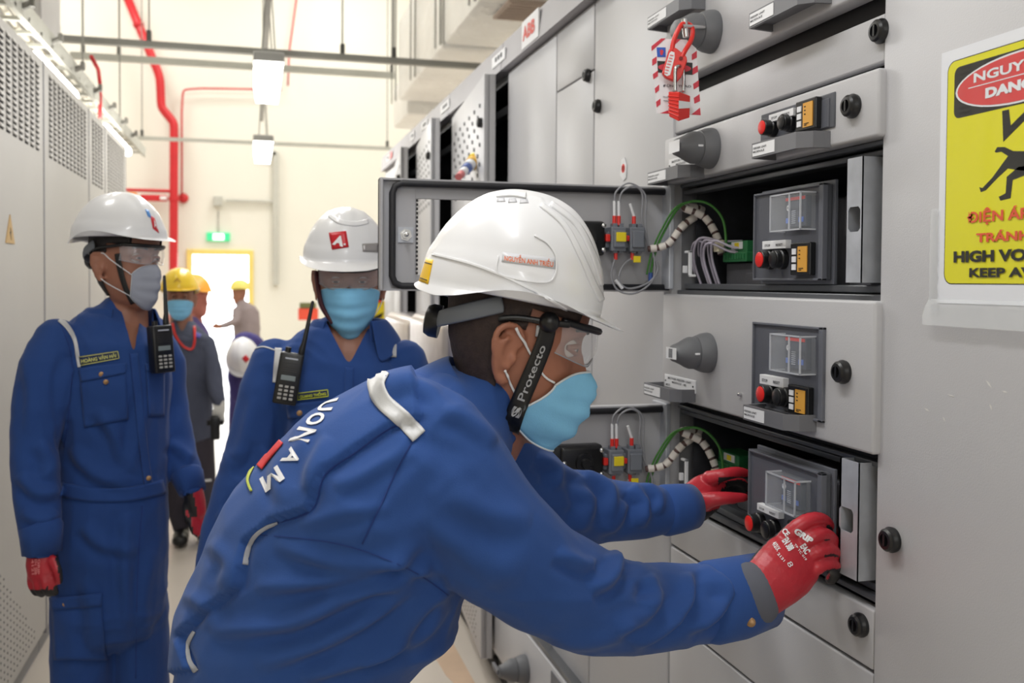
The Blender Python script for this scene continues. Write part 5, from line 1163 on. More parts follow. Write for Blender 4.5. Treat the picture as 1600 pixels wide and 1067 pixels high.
c2 = MB(); limb(c2, [(1030, 797, 1.74, 36, .041), (1040, 797, 1.75, 40, .046), (1062, 794, 1.762, 38, .044), (1080, 791, 1.775, 35, .041), (1081, 791, 1.776, 29, .035), (1072, 792, 1.77, 28, .034)], n=30, rnd=False); obj('cuff', c2, CLOTH, man, smooth=True)
g = MB(); q = hit(cb, 1173, 972, .001); g.lathe(q, -ray(1173, 972), [(-.002, .007), (.002, .007), (.0035, .004)], 16); obj('press_stud', g, mat('stud_brass', (150, 118, 84), .4, metal=.7), man, smooth='auto')
def seam(path, w_=2.2, m=None, bv=cov_bv, par=man, off=.0008, nm_='seam'): ribbon(nm_, path, w_, bv, m or mat('seam_thread', (30, 56, 122), .8), par, off=off, rim=.0008)
seam(arms); seam([(655, 660), (612, 668), (560, 704), (508, 742), (488, 796), (430, 818)], 2.5); seam([(400, 835), (530, 850), (640, 890), (700, 930)], 1.6)
ribbon('reflective_strip', [(596, 578), (588, 600), (600, 628), (630, 655), (655, 682)], (27, 27), cov_bv, SILVER, man, off=.003, label='silver reflective strip over the shoulder')
for q in ([(430, 815), (412, 822), (394, 836), (383, 858), (379, 880)], [(300, 985), (290, 1005), (292, 1030), (303, 1047)]):
    ribbon('mesh_vent', [(a+4, b+2) for a, b in q], (4, 9), cov_bv, MESHG, man, off=.0022, label='grey mesh lining showing under the back flap')
# lettering down the back
for s, q in (('M', [(434, 727), (406, 749), (416, 770), (446, 748)]), ('A', [(456, 698), (438, 721), (460, 728), (474, 710)]), ('N', [(468, 667), (451, 690), (482, 692), (496, 672)]), ('O', [(489, 645), (473, 665), (501, 664), (512, 646)]), ('U', [(506, 629), (492, 643), (518, 642), (530, 622)])):
    px_text('lettering', s, q, cov_bv, WHITE, man, bold=.03, off=.003)
ribbon('red_emblem', [(406, 731), (422, 711), (440, 690)], (10, 9), cov_bv, mat('emblem_red', (214, 58, 60), .7), man, off=.004, label='red emblem on the back')
ribbon('yellow_line', [(394, 768), (388, 750), (395, 732), (403, 718)], (3.5, 3), cov_bv, mat('line_lime', (196, 206, 90), .7), man, off=.004, label='yellow green curved line on the back')
# collar of the working man
CM = frame_px(722, 652, 1.35, 48, 5)
collar(CM, man, CLOTH, r0=.068, r1=.090, h=.048, gap=22, k=1.0)
# head of the working man
hair_part(HM, hs, man, mat('hair_short', (58, 44, 40), .7, var=.3, vscale=80, bump=.8, bscale=300), low=-.055); eyes(HM, hs, man)
HH = frame_px(802, 468, 1.345, 11.5, 2)
hat_o, hat_me = hard_hat(HH, 1.0, HATW, man, a0=.131, a1=.121, b=.112, h=.153, peak=.030, drop=.004, rimdrop=.002)
hat_bv = bvh_of(hat_me)
hat_harness(frame_px(797, 540, 1.345, 12, 2), HH, 1.0, hat_o)
px_text('hat_name_print', 'NGUYỄN ANH TRIỀU', [(789, 407), (866, 416), (867, 402), (790, 394)], hat_bv, mat('print_orange', (226, 120, 70), .5), hat_o, bold=.02, off=.0016) if False else None
patch('name_strip', [(785, 394), (868, 404), (867, 420), (784, 409)], hat_bv, mat('strip_silver', (214, 214, 218), .3), hat_o, off=.0006, n=12, k=3, rim=.0006)
px_text('name_print', 'NGUYỄN ANH TRIỀU', [(788, 407.5), (864, 417.5), (864.5, 405), (788.5, 395.5)], hat_bv, mat('print_orange', (230, 118, 66), .5), hat_o, bold=.02, off=.0016)
patch('yellow_sticker', [(664, 402), (677, 406), (669, 444), (651, 438)], hat_bv, mat('sticker_yellow', (244, 196, 40), .4), hat_o, off=.0008, n=5, k=6, rim=.0006, label='yellow sticker on the back of the helmet')
for a, b in (((664, 410), (675, 413)), ((657, 434), (668, 438))): ribbon('sticker_line', [a, b], 1.4, hat_bv, BLKTXT, hat_o, off=.0016, rim=.0004)
ribbon('slot_recess', [(779, 400), (776, 420), (786, 431), (830, 440), (858, 440), (868, 425), (868, 400), (855, 380), (835, 368)], 2.4, hat_bv, HATW, hat_o, off=.0012, rim=.002)
for pth in ([(775, 305), (800, 303), (822, 306)], [(845, 320), (880, 350), (905, 395), (925, 440), (940, 470)], [(860, 318), (900, 350), (925, 395), (942, 445)]): ribbon('moulded_rib', pth, (7, 9), hat_bv, HATW, hat_o, off=.001, rim=.0035)
ribbon('moulded_rib', [(676, 397), (735, 412), (790, 433), (845, 460), (885, 484)], 4, hat_bv, HATW, hat_o, off=.0006, rim=.003)
for k in range(3): patch('vent_slot', [(777+k*18, 309+k), (788+k*18, 309+k), (790+k*18, 315+k), (776+k*18, 316+k)], hat_bv, mat('vent_shade', (206, 206, 210), .4), hat_o, off=.0004, n=3, k=3, rim=.001)
mk, mk_me = mask_part(HM, hs, MASKB, man, zt=.004, zb=-.108, w=40, loops=False, w2=86)
goggles(HM, hs, man, zc=.034)
face_bv = bvh_of(body_me, mk_me)
for q in ([(806, 512), (826, 548), (848, 585), (866, 598)], [(789, 578), (798, 600), (810, 622), (822, 632)]): ribbon('ear_loop', q, 3.2, face_bv, WHITE, man, off=.003, rim=.002)
ribbon('chin_strap', [(858, 497), (851, 530), (838, 565), (820, 608), (806, 642), (796, 672)], (24, 30), face_bv, BLACK, man, off=.0075, rim=.0015, label='black goggle strap with pale lettering')
st = [('P', 845, 541), ('r', 842, 552), ('o', 839, 563), ('t', 835, 573), ('e', 830, 584), ('c', 826, 594), ('t', 822, 604), ('o', 818, 614)]
px_text('strap_print', 'Protecto', [(819, 626), (852, 541), (842, 537), (808, 622)], face_bv, mat('print_silver', (186, 186, 188), .5), man, bold=.01, off=.0105)
px_text('strap_print', 'S', [(812, 652), (817, 636), (803, 631), (797, 647)], face_bv, mat('print_silver', (186, 186, 188), .5), man, bold=.06, off=.0105)
g = MB(); q = hit(face_bv, 857, 503, .010); g.ball(q, .014, .014, .014, 12); obj('strap_clip', g, BLACK, man, smooth=True)
g = MB(); g.bbox(0, 0, 0, 0, 0, 0) if False else None
patch('strap_patch', [(838, 508), (848, 508), (847, 528), (836, 525)], face_bv, mat('print_silver', (186, 186, 188), .5), man, off=.006, n=3, k=3)
# gloves of the working man
pal_dir = VD
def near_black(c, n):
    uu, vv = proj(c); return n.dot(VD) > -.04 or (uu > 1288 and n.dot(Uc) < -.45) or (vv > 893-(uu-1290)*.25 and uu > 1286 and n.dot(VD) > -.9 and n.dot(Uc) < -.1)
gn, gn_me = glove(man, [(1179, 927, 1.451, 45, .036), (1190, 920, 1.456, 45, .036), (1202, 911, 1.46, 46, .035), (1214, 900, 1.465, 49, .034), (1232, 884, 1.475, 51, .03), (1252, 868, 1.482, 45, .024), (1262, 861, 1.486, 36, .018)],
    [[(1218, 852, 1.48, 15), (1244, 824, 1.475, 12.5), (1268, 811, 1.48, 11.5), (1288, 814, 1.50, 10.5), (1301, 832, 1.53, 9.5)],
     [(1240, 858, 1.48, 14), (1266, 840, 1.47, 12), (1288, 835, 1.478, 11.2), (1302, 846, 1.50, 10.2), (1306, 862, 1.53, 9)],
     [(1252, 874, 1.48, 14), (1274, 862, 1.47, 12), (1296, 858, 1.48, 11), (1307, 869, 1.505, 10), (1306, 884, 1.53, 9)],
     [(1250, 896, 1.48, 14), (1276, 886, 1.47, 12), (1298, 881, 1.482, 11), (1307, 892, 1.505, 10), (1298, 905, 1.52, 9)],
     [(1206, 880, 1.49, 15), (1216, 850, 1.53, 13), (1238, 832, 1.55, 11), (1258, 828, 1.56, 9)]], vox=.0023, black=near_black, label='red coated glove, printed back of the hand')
gl_bv = bvh_of(gn_me)
for s, q, bo in (('8', [(1229, 880), (1233, 887), (1240, 883), (1236, 876)], .0), ('EAC', [(1249, 854), (1258, 867), (1267, 861), (1258, 848)], .05), ('TP TC 019', [(1240, 851), (1258, 876), (1261, 874), (1243, 849)], .02), ('GRIP', [(1239, 832), (1266, 850), (1272, 842), (1245, 824)], .06), ('EN 388', [(1221, 845), (1232, 862), (1242, 856), (1231, 838)], .05), ('CE', [(1221, 830), (1228, 839), (1235, 833), (1228, 824)], .04), ('4121X', [(1206, 850), (1214, 862), (1220, 857), (1212, 845)], .04), ('2131', [(1214, 866), (1224, 878), (1227, 875), (1217, 863)], .02)):
    px_text('glove_print', s, q, gl_bv, WHITE, gn, bold=bo, off=.0012)
g = MB(); g.loft([P(1170, 932, 1.447), P(1178, 927, 1.45), P(1186, 922, 1.453)], [(.036, .046), (.038, .049), (.036, .047)], ref=VD, n=28); obj('knit_cuff', g, CUFFG, man, smooth=True)
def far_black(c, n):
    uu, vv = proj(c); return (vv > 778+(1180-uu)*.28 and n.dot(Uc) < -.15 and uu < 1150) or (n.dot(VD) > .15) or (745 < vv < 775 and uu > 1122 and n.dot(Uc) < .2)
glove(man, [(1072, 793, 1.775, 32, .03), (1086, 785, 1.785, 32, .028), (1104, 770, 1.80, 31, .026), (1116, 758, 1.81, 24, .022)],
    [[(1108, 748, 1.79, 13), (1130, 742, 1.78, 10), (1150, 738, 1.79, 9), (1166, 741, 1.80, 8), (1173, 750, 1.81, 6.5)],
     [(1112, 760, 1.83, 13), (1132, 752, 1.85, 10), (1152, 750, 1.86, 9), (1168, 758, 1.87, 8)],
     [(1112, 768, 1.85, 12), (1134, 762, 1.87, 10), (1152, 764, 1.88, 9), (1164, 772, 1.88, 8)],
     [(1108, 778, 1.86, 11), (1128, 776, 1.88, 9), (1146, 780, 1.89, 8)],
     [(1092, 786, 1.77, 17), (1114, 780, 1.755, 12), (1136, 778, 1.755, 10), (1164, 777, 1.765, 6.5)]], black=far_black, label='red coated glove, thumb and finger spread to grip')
boots(man, [(P(430, 1000, 1.38).x, P(430, 1000, 1.38).y, 0), (P(500, 1000, 1.55).x, P(500, 1000, 1.55).y, 0)])
# ================================================================== the other people
def person(name, lab, base, head, hs_, lofts, vox, cm, skin=SKIN2, nz=.004, folds=None, group=None, neckpts=None, body_vox=.005, vneck=None, ears=True):
    t = thing('person', base, lab, 'person', group)
    g = MB(); head_mb(g, head, hs_, ears=ears)
    if neckpts: limb(g, neckpts)
    for l in lofts: limb(g, l, k=.5)
    bm_ = hull_union(g, body_vox, 2); obj('body', bm_, skin, t, smooth=True)
    me, co, nm = cloth('coverall', lofts, vox, cm, t, sm=4)
    d = wrinkle(co, nm, nz, 8, 10, seed=len(name)+base[0]*7)+(px_folds(co, nm, folds) if folds else 0)
    set_co(me, co+nm*d[:, None] if not np.isscalar(d) else co)
    if vneck:
        bm = bmesh.new(); bm.from_mesh(me); bm.normal_update(); kill = []
        for f in bm.faces:
            c = f.calc_center_median(); uu, vv = proj(c)
            if f.normal.dot(VD) < .1 and in_poly(np.array([uu]), np.array([vv]), vneck)[0]: kill.append(f)
        bmesh.ops.delete(bm, geom=kill, context='FACES'); bv_ = [v for v in bm.verts if v.is_boundary]
        for _ in range(12):
            nc = {v: sum((x.other_vert(v).co for x in v.link_edges if x.is_boundary), Vector())/max(1, sum(1 for x in v.link_edges if x.is_boundary)) for v in bv_}
            for v in bv_: v.co = v.co.lerp(nc[v], .6)
        bm.to_mesh(me); bm.free()
    o = obj('coverall', me, cm, t, smooth=True); return t, bvh_of(me), bm_
FL = lambda u, v, d: Vector((P(u, v, d).x, P(u, v, d).y, 0))
# ---- left man
H2 = frame_px(194, 418, 2.62, 4, 24); torso2 = [(172, 950, 2.6, 84, .13), (172, 860, 2.6, 88, .14), (174, 765, 2.6, 84, .13), (177, 680, 2.6, 82, .135), (176, 600, 2.6, 88, .145), (170, 545, 2.61, 92, .13), (178, 508, 2.62, 58, .10), (186, 488, 2.63, 30, .06)]
a2r = [(92, 528, 2.52, 34, .06), (72, 575, 2.47, 40, .07), (60, 640, 2.45, 39, .065), (54, 700, 2.44, 35, .06), (58, 775, 2.42, 34, .055), (64, 838, 2.40, 29, .048)]
a2l = [(232, 520, 2.72, 30, .06), (258, 570, 2.74, 30, .06), (266, 640, 2.72, 27, .055), (275, 690, 2.70, 27, .055), (292, 745, 2.66, 23, .045)]
l2r = [(130, 930, 2.57, 48, .09), (128, 1067, 2.57, 44, .085), (130, 1170, 2.58, 38, .075), (132, 1262, 2.6, 34, .07)]
l2l = [(214, 930, 2.64, 46, .09), (222, 1067, 2.65, 40, .08), (224, 1170, 2.66, 36, .07), (224, 1250, 2.68, 32, .065)]
f2 = [([(60, 690), (78, 720), (70, 750)], 9, .012), ([(30, 740), (60, 770), (92, 765)], 8, .012), ([(35, 800), (65, 812), (90, 800)], 7, .008), ([(150, 640), (180, 680), (195, 740)], 8, .010), ([(230, 620), (215, 680), (205, 740)], 8, .009), ([(110, 700), (150, 740), (200, 755)], 8, .010), ([(130, 820), (160, 850), (215, 860)], 8, .009), ([(200, 800), (195, 880), (205, 980)], 8, .009),
    ([(120, 560), (105, 600), (108, 660)], 8, .011), ([(262, 690), (285, 705), (300, 720)], 6, .008), ([(130, 900), (150, 960), (140, 1040)], 10, .007), ([(240, 860), (225, 930), (230, 1020)], 8, .008), ([(40, 560), (50, 620), (45, 680)], 8, .006), ([(100, 950), (120, 1010), (110, 1060)], 9, .006)]
t2, bv2, bm2 = person('person_l', 'man in white helmet, grey mask and blue coverall standing at the left cabinets', FL(175, 900, 2.6), H2, 1.04, [torso2, a2r, a2l, l2r, l2l], .0058, CLOTH_D, nz=.004, folds=f2,
    neckpts=[(205, 455, 2.64, 28, .055), (200, 480, 2.635, 30, .058), (190, 510, 2.63, 42, .075), (180, 545, 2.6, 70, .10), (176, 600, 2.6, 72, .11)], vneck=[(188, 480), (222, 486), (209, 552)])
hair_part(H2, 1.04, t2, low=-.075); eyes(H2, 1.04, t2); mask_part(H2, 1.04, MASKG, t2, zt=.012, w=32, w2=38); goggles(H2, 1.04, t2, zc=.036)
HH2 = frame_px(188, 374, 2.62, 0, 24); h2, h2me = hard_hat(HH2, 1.0, HATW, t2, a0=.135, a1=.125, b=.112, h=.128, peak=.022); hat_harness(H2, HH2, 1.04, h2); hb2 = bvh_of(h2me)
px_text('sticker_mark', 'A', [(241, 355), (246, 358), (243, 345), (238, 343)], hb2, WHITE, h2, off=.0035)
patch('red_sticker', [(235, 337), (241, 341), (248, 364), (239, 357)], hb2, mat('sticker_red', (206, 30, 44), .4), h2, off=.0012, n=4, k=4, label='red square sticker on the front'); patch('blue_sticker', [(227, 327), (232, 329), (237, 341), (231, 338)], hb2, mat('sticker_blue', (90, 150, 220), .4), h2, off=.0012, n=3, k=3, label='small blue sticker')
ribbon('chin_strap', [(184, 396), (188, 420), (196, 448), (208, 474)], (9, 7), bvh_of(bm2), BLACK, t2, off=.006, rim=.002)
CM2 = frame_px(190, 500, 2.63, 2, 38); collar(CM2, t2, CLOTH_D, r0=.072, r1=.108, h=.034, gap=44, k=1.05)
ribbon('reflective_strip', [(93, 499), (106, 512), (117, 532), (122, 560), (124, 574)], (8, 5), bv2, SILVER, t2, off=.003)
patch('name_tag', [(124, 557), (184, 548), (186, 559), (126, 571)], bv2, mat('tag_navy', (36, 48, 84), .8), t2, off=.003, n=10, k=3, label='name tag with yellow border')
for q in ([(125, 558), (184, 549)], [(126, 571), (186, 560)], [(184, 549), (186, 560)]): ribbon('tag_border', q, 1.2, bv2, mat('tag_line', (206, 204, 120), .8), t2, off=.0055, rim=.0006)
px_text('name_print', 'HOÀNG VĂN HẢI', [(128, 568), (182, 558), (181, 551), (127, 560)], bv2, mat('tag_line', (206, 204, 120), .8), t2, bold=.03, off=.006)
patch('chest_pocket', [(124, 578), (196, 570), (200, 655), (132, 668)], bv2, CLOTH_D, t2, off=.004, n=16, k=16, rim=.003); patch('pocket_flap', [(123, 576), (198, 567), (196, 583), (128, 597)], bv2, CLOTH_D, t2, off=.009, n=16, k=6, rim=.003)
patch('chest_pocket', [(228, 572), (256, 576), (256, 650), (232, 650)], bv2, CLOTH_D, t2, off=.004, n=8, k=12, rim=.003); patch('pocket_flap', [(227, 568), (257, 572), (256, 584), (228, 580)], bv2, CLOTH_D, t2, off=.008, n=8, k=5, rim=.003)
for (u, v) in ((159, 585), (166, 597), (231, 747), (103, 943)):
    q = hit(bv2, u, v, .009); g = MB(); g.lathe(q, -ray(u, v), [(0, .0065), (.002, .0065), (.003, .003)], 14); obj('press_stud', g, mat('stud_brass', (150, 118, 84), .4, metal=.7), t2, smooth='auto')
ribbon('front_placket', [(209, 552), (216, 620), (224, 700), (232, 760)], (12, 13), bv2, CLOTH_D, t2, off=.003, rim=.004); ribbon('placket_seam', [(203, 552), (210, 620), (218, 700), (226, 760)], 1.2, bv2, mat('seam_thread', (30, 56, 122), .8), t2, off=.004, rim=.0006)
ribbon('waistband', [(96, 764), (140, 772), (200, 772), (256, 760)], 22, bv2, CLOTH_D, t2, off=.004, rim=.004)
ribbon('armhole_seam', [(92, 500), (112, 560), (108, 640), (100, 700)], 1.4, bv2, mat('seam_thread', (30, 56, 122), .8), t2, off=.001, rim=.0006)
ribbon('trouser_seam', [(222, 790), (215, 900), (212, 1060)], 1.6, bv2, mat('seam_thread', (30, 56, 122), .8), t2, off=.001, rim=.0006)
patch('thigh_pocket', [(82, 946), (158, 938), (166, 1032), (86, 1030)], bv2, CLOTH_D, t2, off=.007, n=14, k=14, rim=.004); patch('pocket_flap', [(80, 934), (160, 926), (158, 946), (82, 953)], bv2, CLOTH_D, t2, off=.012, n=14, k=4, rim=.003)
def cuff(pts, parent, m): g = MB(); limb(g, pts, n=28, rnd=False); return obj('cuff', g, m, parent, smooth=True)
cuff([(61, 815, 2.40, 29, .048), (64, 822, 2.40, 32, .052), (66, 865, 2.39, 29, .046), (66, 866, 2.39, 24, .04), (66, 855, 2.39, 24, .04)], t2, CLOTH_D)
cuff([(290, 735, 2.665, 22, .044), (292, 742, 2.66, 25, .048), (301, 768, 2.64, 20, .042), (301, 769, 2.64, 15, .036), (299, 762, 2.64, 15, .036)], t2, CLOTH_D)
glove(t2, [(66, 862, 2.39, 22, .034), (66, 880, 2.385, 25, .03), (68, 897, 2.38, 24, .026)], [[(50, 895, 2.38, 7), (50, 912, 2.38, 7), (57, 926, 2.39, 6)], [(58, 900, 2.37, 7), (60, 918, 2.37, 7), (66, 928, 2.39, 6)], [(68, 900, 2.365, 7), (72, 918, 2.365, 7), (77, 927, 2.385, 6)], [(78, 898, 2.37, 7), (82, 914, 2.37, 7), (86, 926, 2.385, 6)], [(82, 875, 2.37, 8), (90, 892, 2.36, 7), (92, 908, 2.37, 6)]], vox=.004,
    black=lambda c, n: n.dot(Rc) > .55 or proj(c)[1] > 921, label='red coated glove with pale print')
gv = bvh_of(bpy.data.meshes[[o.data.name for o in t2.children if o.name.startswith('work_glove')][0]])
for k, s in enumerate(('GRIP', 'EN 388', '4121')): px_text('glove_print', s, [(59-k*5, 874), (58-k*4, 898), (62-k*4, 897), (63-k*5, 873)], gv, mat('print_pink', (226, 130, 130), .6), t2, bold=.03, off=.002)
glove(t2, [(302, 768, 2.64, 15, .03), (305, 785, 2.64, 16, .028), (307, 800, 2.64, 15, .024)], [[(298, 800, 2.63, 5), (299, 818, 2.62, 5), (303, 832, 2.62, 4.5)], [(304, 802, 2.63, 5), (306, 822, 2.63, 5), (308, 836, 2.63, 4.5)], [(311, 800, 2.64, 5), (313, 820, 2.64, 5), (314, 832, 2.64, 4.5)], [(316, 798, 2.65, 5), (318, 812, 2.65, 5), (318, 824, 2.65, 4)], [(292, 785, 2.63, 6), (290, 800, 2.62, 5), (293, 812, 2.62, 4.5)]], vox=.005, black=lambda c, n: n.dot(Rc) < .35)
boots(t2, [(P(132, 1262, 2.6).x, P(132, 1262, 2.6).y, R(-50)), (P(224, 1250, 2.68).x, P(224, 1250, 2.68).y, R(-50))])
# ---- middle man
H3 = frame_px(547, 446, 2.47, 14, 82); torso3 = [(515, 1010, 2.5, 96, .14), (518, 880, 2.5, 98, .15), (522, 770, 2.49, 98, .14), (527, 680, 2.48, 102, .14), (530, 610, 2.48, 112, .145), (532, 565, 2.48, 108, .13), (540, 530, 2.48, 66, .10), (548, 508, 2.49, 38, .07)]
a3r = [(432, 560, 2.47, 36, .07), (418, 610, 2.45, 42, .075), (402, 680, 2.43, 42, .07), (380, 750, 2.42, 40, .065), (352, 830, 2.40, 38, .06), (335, 900, 2.37, 30, .05)]
a3l = [(630, 560, 2.49, 34, .07), (648, 610, 2.5, 38, .07), (660, 690, 2.5, 38, .065), (650, 760, 2.46, 34, .06), (620, 830, 2.40, 30, .05)]
l3 = [[(470, 980, 2.5, 52, .10), (468, 1120, 2.5, 46, .09), (470, 1330, 2.52, 36, .07)], [(570, 980, 2.5, 52, .10), (575, 1120, 2.5, 46, .09), (578, 1320, 2.52, 36, .07)]]
f3 = [([(420, 700), (400, 740), (372, 760)], 9, .012), ([(395, 790), (365, 810), (340, 800)], 9, .012), ([(470, 640), (455, 700), (440, 780)], 9, .011), ([(430, 560), (450, 600), (448, 650)], 8, .007), ([(500, 680), (520, 720), (510, 780)], 9, .008), ([(400, 620), (385, 680), (370, 720)], 9, .007)]
t3, bv3, _ = person('person_m', 'man in white helmet with red square sticker, facing us in blue coverall with radio', FL(520, 900, 2.5), H3, 1.04, [torso3, a3r, a3l]+l3, .0062, CLOTH_D, nz=.004, folds=f3,
    neckpts=[(547, 480, 2.48, 34, .06), (546, 510, 2.48, 36, .062), (546, 545, 2.48, 60, .09), (538, 600, 2.48, 90, .115)], vneck=[(508, 500), (582, 500), (545, 572)])
hair_part(H3, 1.04, t3, low=-.06); eyes(H3, 1.04, t3); mask_part(H3, 1.04, MASKB, t3, zt=.016, zb=-.112, w=66); goggles(H3, 1.04, t3, zc=.034)
HH3 = frame_px(541, 404, 2.47, 6, 82); h3, h3me = hard_hat(HH3, 1.0, HATW, t3, a0=.13, a1=.128, b=.106, h=.132, peak=.03, drop=.012, rimdrop=.008); hb3 = bvh_of(h3me); hat_harness(H3, HH3, 1.04, h3)
ribbon('crown_ridge', [(515, 336), (530, 346), (555, 350), (575, 346)], 7, hb3, HATW, h3, off=.001, rim=.004)
patch('red_sticker', [(514, 364), (541, 361), (545, 386), (519, 390)], hb3, mat('sticker_red', (206, 30, 44), .4), h3, off=.0015, n=5, k=5, label='red square sticker with a white letter')
px_text('sticker_mark', 'A', [(519, 382), (536, 386), (538, 368), (526, 369)], hb3, WHITE, h3, bold=.06, off=.0035); ribbon('sticker_dot', [(537, 382), (540, 382)], 2.6, hb3, WHITE, h3, off=.0035, rim=.0005)
patch('grey_badge', [(566, 381), (590, 380), (590, 394), (567, 393)], hb3, mat('badge_grey', (160, 156, 156), .3, metal=.3), h3, off=.0015, n=4, k=3, label='small grey badge')
CM3 = frame_px(547, 520, 2.48, 2, 84); collar(CM3, t3, CLOTH_D, r0=.076, r1=.112, h=.036, gap=38, k=1.05)
for sd, pts in ((0, [(494, 425), (498, 455), (504, 480), (520, 505)]), ):
    g = MB(); g.tube(cr([P(u, v, 2.40+.03*(k == 0)) for k, (u, v) in enumerate(pts)], 5), .006, 8); obj('chin_strap', g, mat('strap_maroon', (74, 24, 34), .6), t3, smooth=True)
ribbon('reflective_strip', [(435, 544), (433, 570), (430, 598)], (11, 9), bv3, SILVER, t3, off=.003); ribbon('reflective_strip', [(612, 512), (615, 530), (615, 558)], (9, 9), bv3, SILVER, t3, off=.003)
ribbon('yoke_piping', [(398, 545), (412, 542), (432, 548)], 1.6, bv3, SILVER, t3, off=.002)
patch('name_tag', [(462, 615), (512, 609), (513, 619), (463, 625)], bv3, mat('tag_navy', (36, 48, 84), .8), t3, off=.003, n=9, k=3, label='name tag with yellow border')
for q in ([(463, 615), (512, 609)], [(463, 625), (513, 619)], [(512, 609), (513, 619)]): ribbon('tag_border', q, 1.2, bv3, mat('tag_lime', (206, 214, 60), .8), t3, off=.0055, rim=.0006)
px_text('name_print', 'LÊ QUANG THỐNG', [(462, 624), (510, 618), (509, 611), (462, 616)], bv3, mat('tag_lime', (206, 214, 60), .8), t3, bold=.03, off=.006)
patch('pocket_flap', [(448, 632), (512, 625), (512, 646), (452, 655)], bv3, CLOTH_D, t3, off=.006, n=12, k=5, rim=.003)
q = hit(bv3, 469, 646, .010); g = MB(); g.lathe(q, -ray(469, 646), [(0, .007), (.002, .007), (.003, .003)], 14); obj('press_stud', g, mat('stud_brass', (150, 118, 84), .4, metal=.7), t3, smooth='auto')
ribbon('front_placket', [(546, 574), (545, 620), (544, 700)], (13, 13), bv3, CLOTH_D, t3, off=.003, rim=.004)
glove(t3, [(330, 915, 2.37, 20, .034), (327, 930, 2.36, 22, .03), (325, 945, 2.35, 20, .026)], [[(314+k*8, 945, 2.35, 6), (314+k*8, 965, 2.34, 6), (318+k*8, 978, 2.35, 5)] for k in range(4)]+[[(344, 928, 2.35, 7), (350, 945, 2.34, 6)]], vox=.006)
boots(t3, [(P(470, 1330, 2.52).x, P(470, 1330, 2.52).y, R(-100)), (P(578, 1320, 2.52).x, P(578, 1320, 2.52).y, R(-90))])
# ---- radios
def radio(q, up, rt, fw, lab, keys=True):   # q = centre of the front face
    M = Matrix((rt, fw, up)).transposed().to_4x4(); M.translation = q
    t = thing('two_way_radio', q, lab, 'radio', 'two-way radios clipped to coveralls')
    def tr(g): g.v = [tuple(M @ Vector(p)) for p in g.v]; return g
    g = MB(); g.bbox(-.028, .028, 0, .036, -.062, .062, .005, 3); obj('radio_body', tr(g), BLACK, t, smooth='auto')
    g = MB(); g.loft([(.02, .018, .055), (.02, .018, .075), (.022, .018, .09), (.026, .018, .19)], [.0085, .008, .006, .004], ref=(0, 1, 0), n=10); obj('antenna', tr(g), BLACK, t, smooth=True)
    g = MB(); g.cyl((-.012, .018, .06), (-.012, .018, .074), .007); obj('volume_knob', tr(g), BLACK, t, smooth='auto')
    g = MB(); g.bbox(-.017, .017, -.0015, .001, -.004, .008, .001); obj('radio_display', tr(g), mat('lcd_grey', (128, 138, 140), .3), t)
    g = MB()
    for k in range(5): g.box(-.018, .018, -.001, .0005, .018+k*.005, .0195+k*.005)
    obj('speaker_slot', tr(g), mat('radio_slot', (52, 50, 52), .6), t)
    g = MB()
    for j in range(4):
        for i in range(3): g.bbox(-.018+i*.0135, -.009+i*.0135, -.0025, .001, -.05+j*.0095, -.0445+j*.0095, .001)
    obj('keypad', tr(g), mat('key_grey', (176, 174, 170), .5), t, kind=None)
    g = MB(); g.box(-.014, .016, -.0012, .0005, .047, .0505); obj('radio_print', tr(g), mat('print_pale', (190, 194, 204), .6), t)
    g = MB(); g.bbox(-.01, .01, .036, .05, -.02, .04, .003); obj('belt_clip', tr(g), BLACK, t); return t
up = (Uc*.97+Rc*.16-Bc*.02).normalized(); rt = (Rc*.97-Uc*.16-Bc*.15); rt = (rt-up*rt.dot(up)).normalized(); radio(P(450, 592, 2.285), up, rt, up.cross(rt), 'black radio with keypad clipped on the middle man\'s chest')
up = (Uc*.99-Rc*.08).normalized(); rt = (Bc*-.75+Rc*.66); rt = (rt-up*rt.dot(up)).normalized(); radio(P(257, 545, 2.50), up, rt, up.cross(rt), 'black radio on the left man\'s chest, seen edge on')
# ---- yellow-helmet man with blue mask
d4 = 5.5
H4 = frame_px(282, 470, d4, 4, 76)
tor4 = [(296, 735, d4, 33, .13), (297, 680, d4, 36, .13), (293, 620, d4, 37, .13), (290, 565, d4, 41, .13), (288, 530, d4, 38, .12), (284, 508, d4, 20, .09), (283, 497, d4, 12, .06)]
al4 = [(322, 535, d4, 13, .06), (333, 580, d4-.05, 13.5, .055), (338, 615, d4-.1, 11.5, .05), (343, 632, d4-.12, 9, .04)]
ar4 = [(258, 535, d4, 13, .06), (252, 590, d4, 13, .055), (256, 640, d4-.1, 10, .045)]
t4, bv4, _ = person('person_y', 'man in yellow helmet and blue mask with red cord round his neck', FL(293, 800, d4), H4, 1.0, [tor4, al4, ar4], .009, GREYC, nz=.004, body_vox=.008, ears=True, neckpts=[(283, 488, d4, 15, .055), (284, 515, d4, 20, .07), (286, 540, d4, 30, .09)], vneck=[(272, 497), (296, 497), (285, 520)])
mk4 = MB(); limb(mk4, [(296, 690, d4, 35.5, .135), (285, 750, d4, 27, .11), (278, 800, d4, 15, .07), (284, 826, d4, 12, .06)]); limb(mk4, [(300, 690, d4, 34, .13), (314, 750, d4, 22, .1), (320, 800, d4-.05, 15, .07), (318, 822, d4-.05, 12, .06)])
obj('trousers', hull_union(mk4, .01, 3), TROUS, t4, smooth=True)
mask_part(H4, 1.0, MASKB, t4, zt=.012, loops=False); hair_part(H4, 1.0, t4); eyes(H4, 1.0, t4)
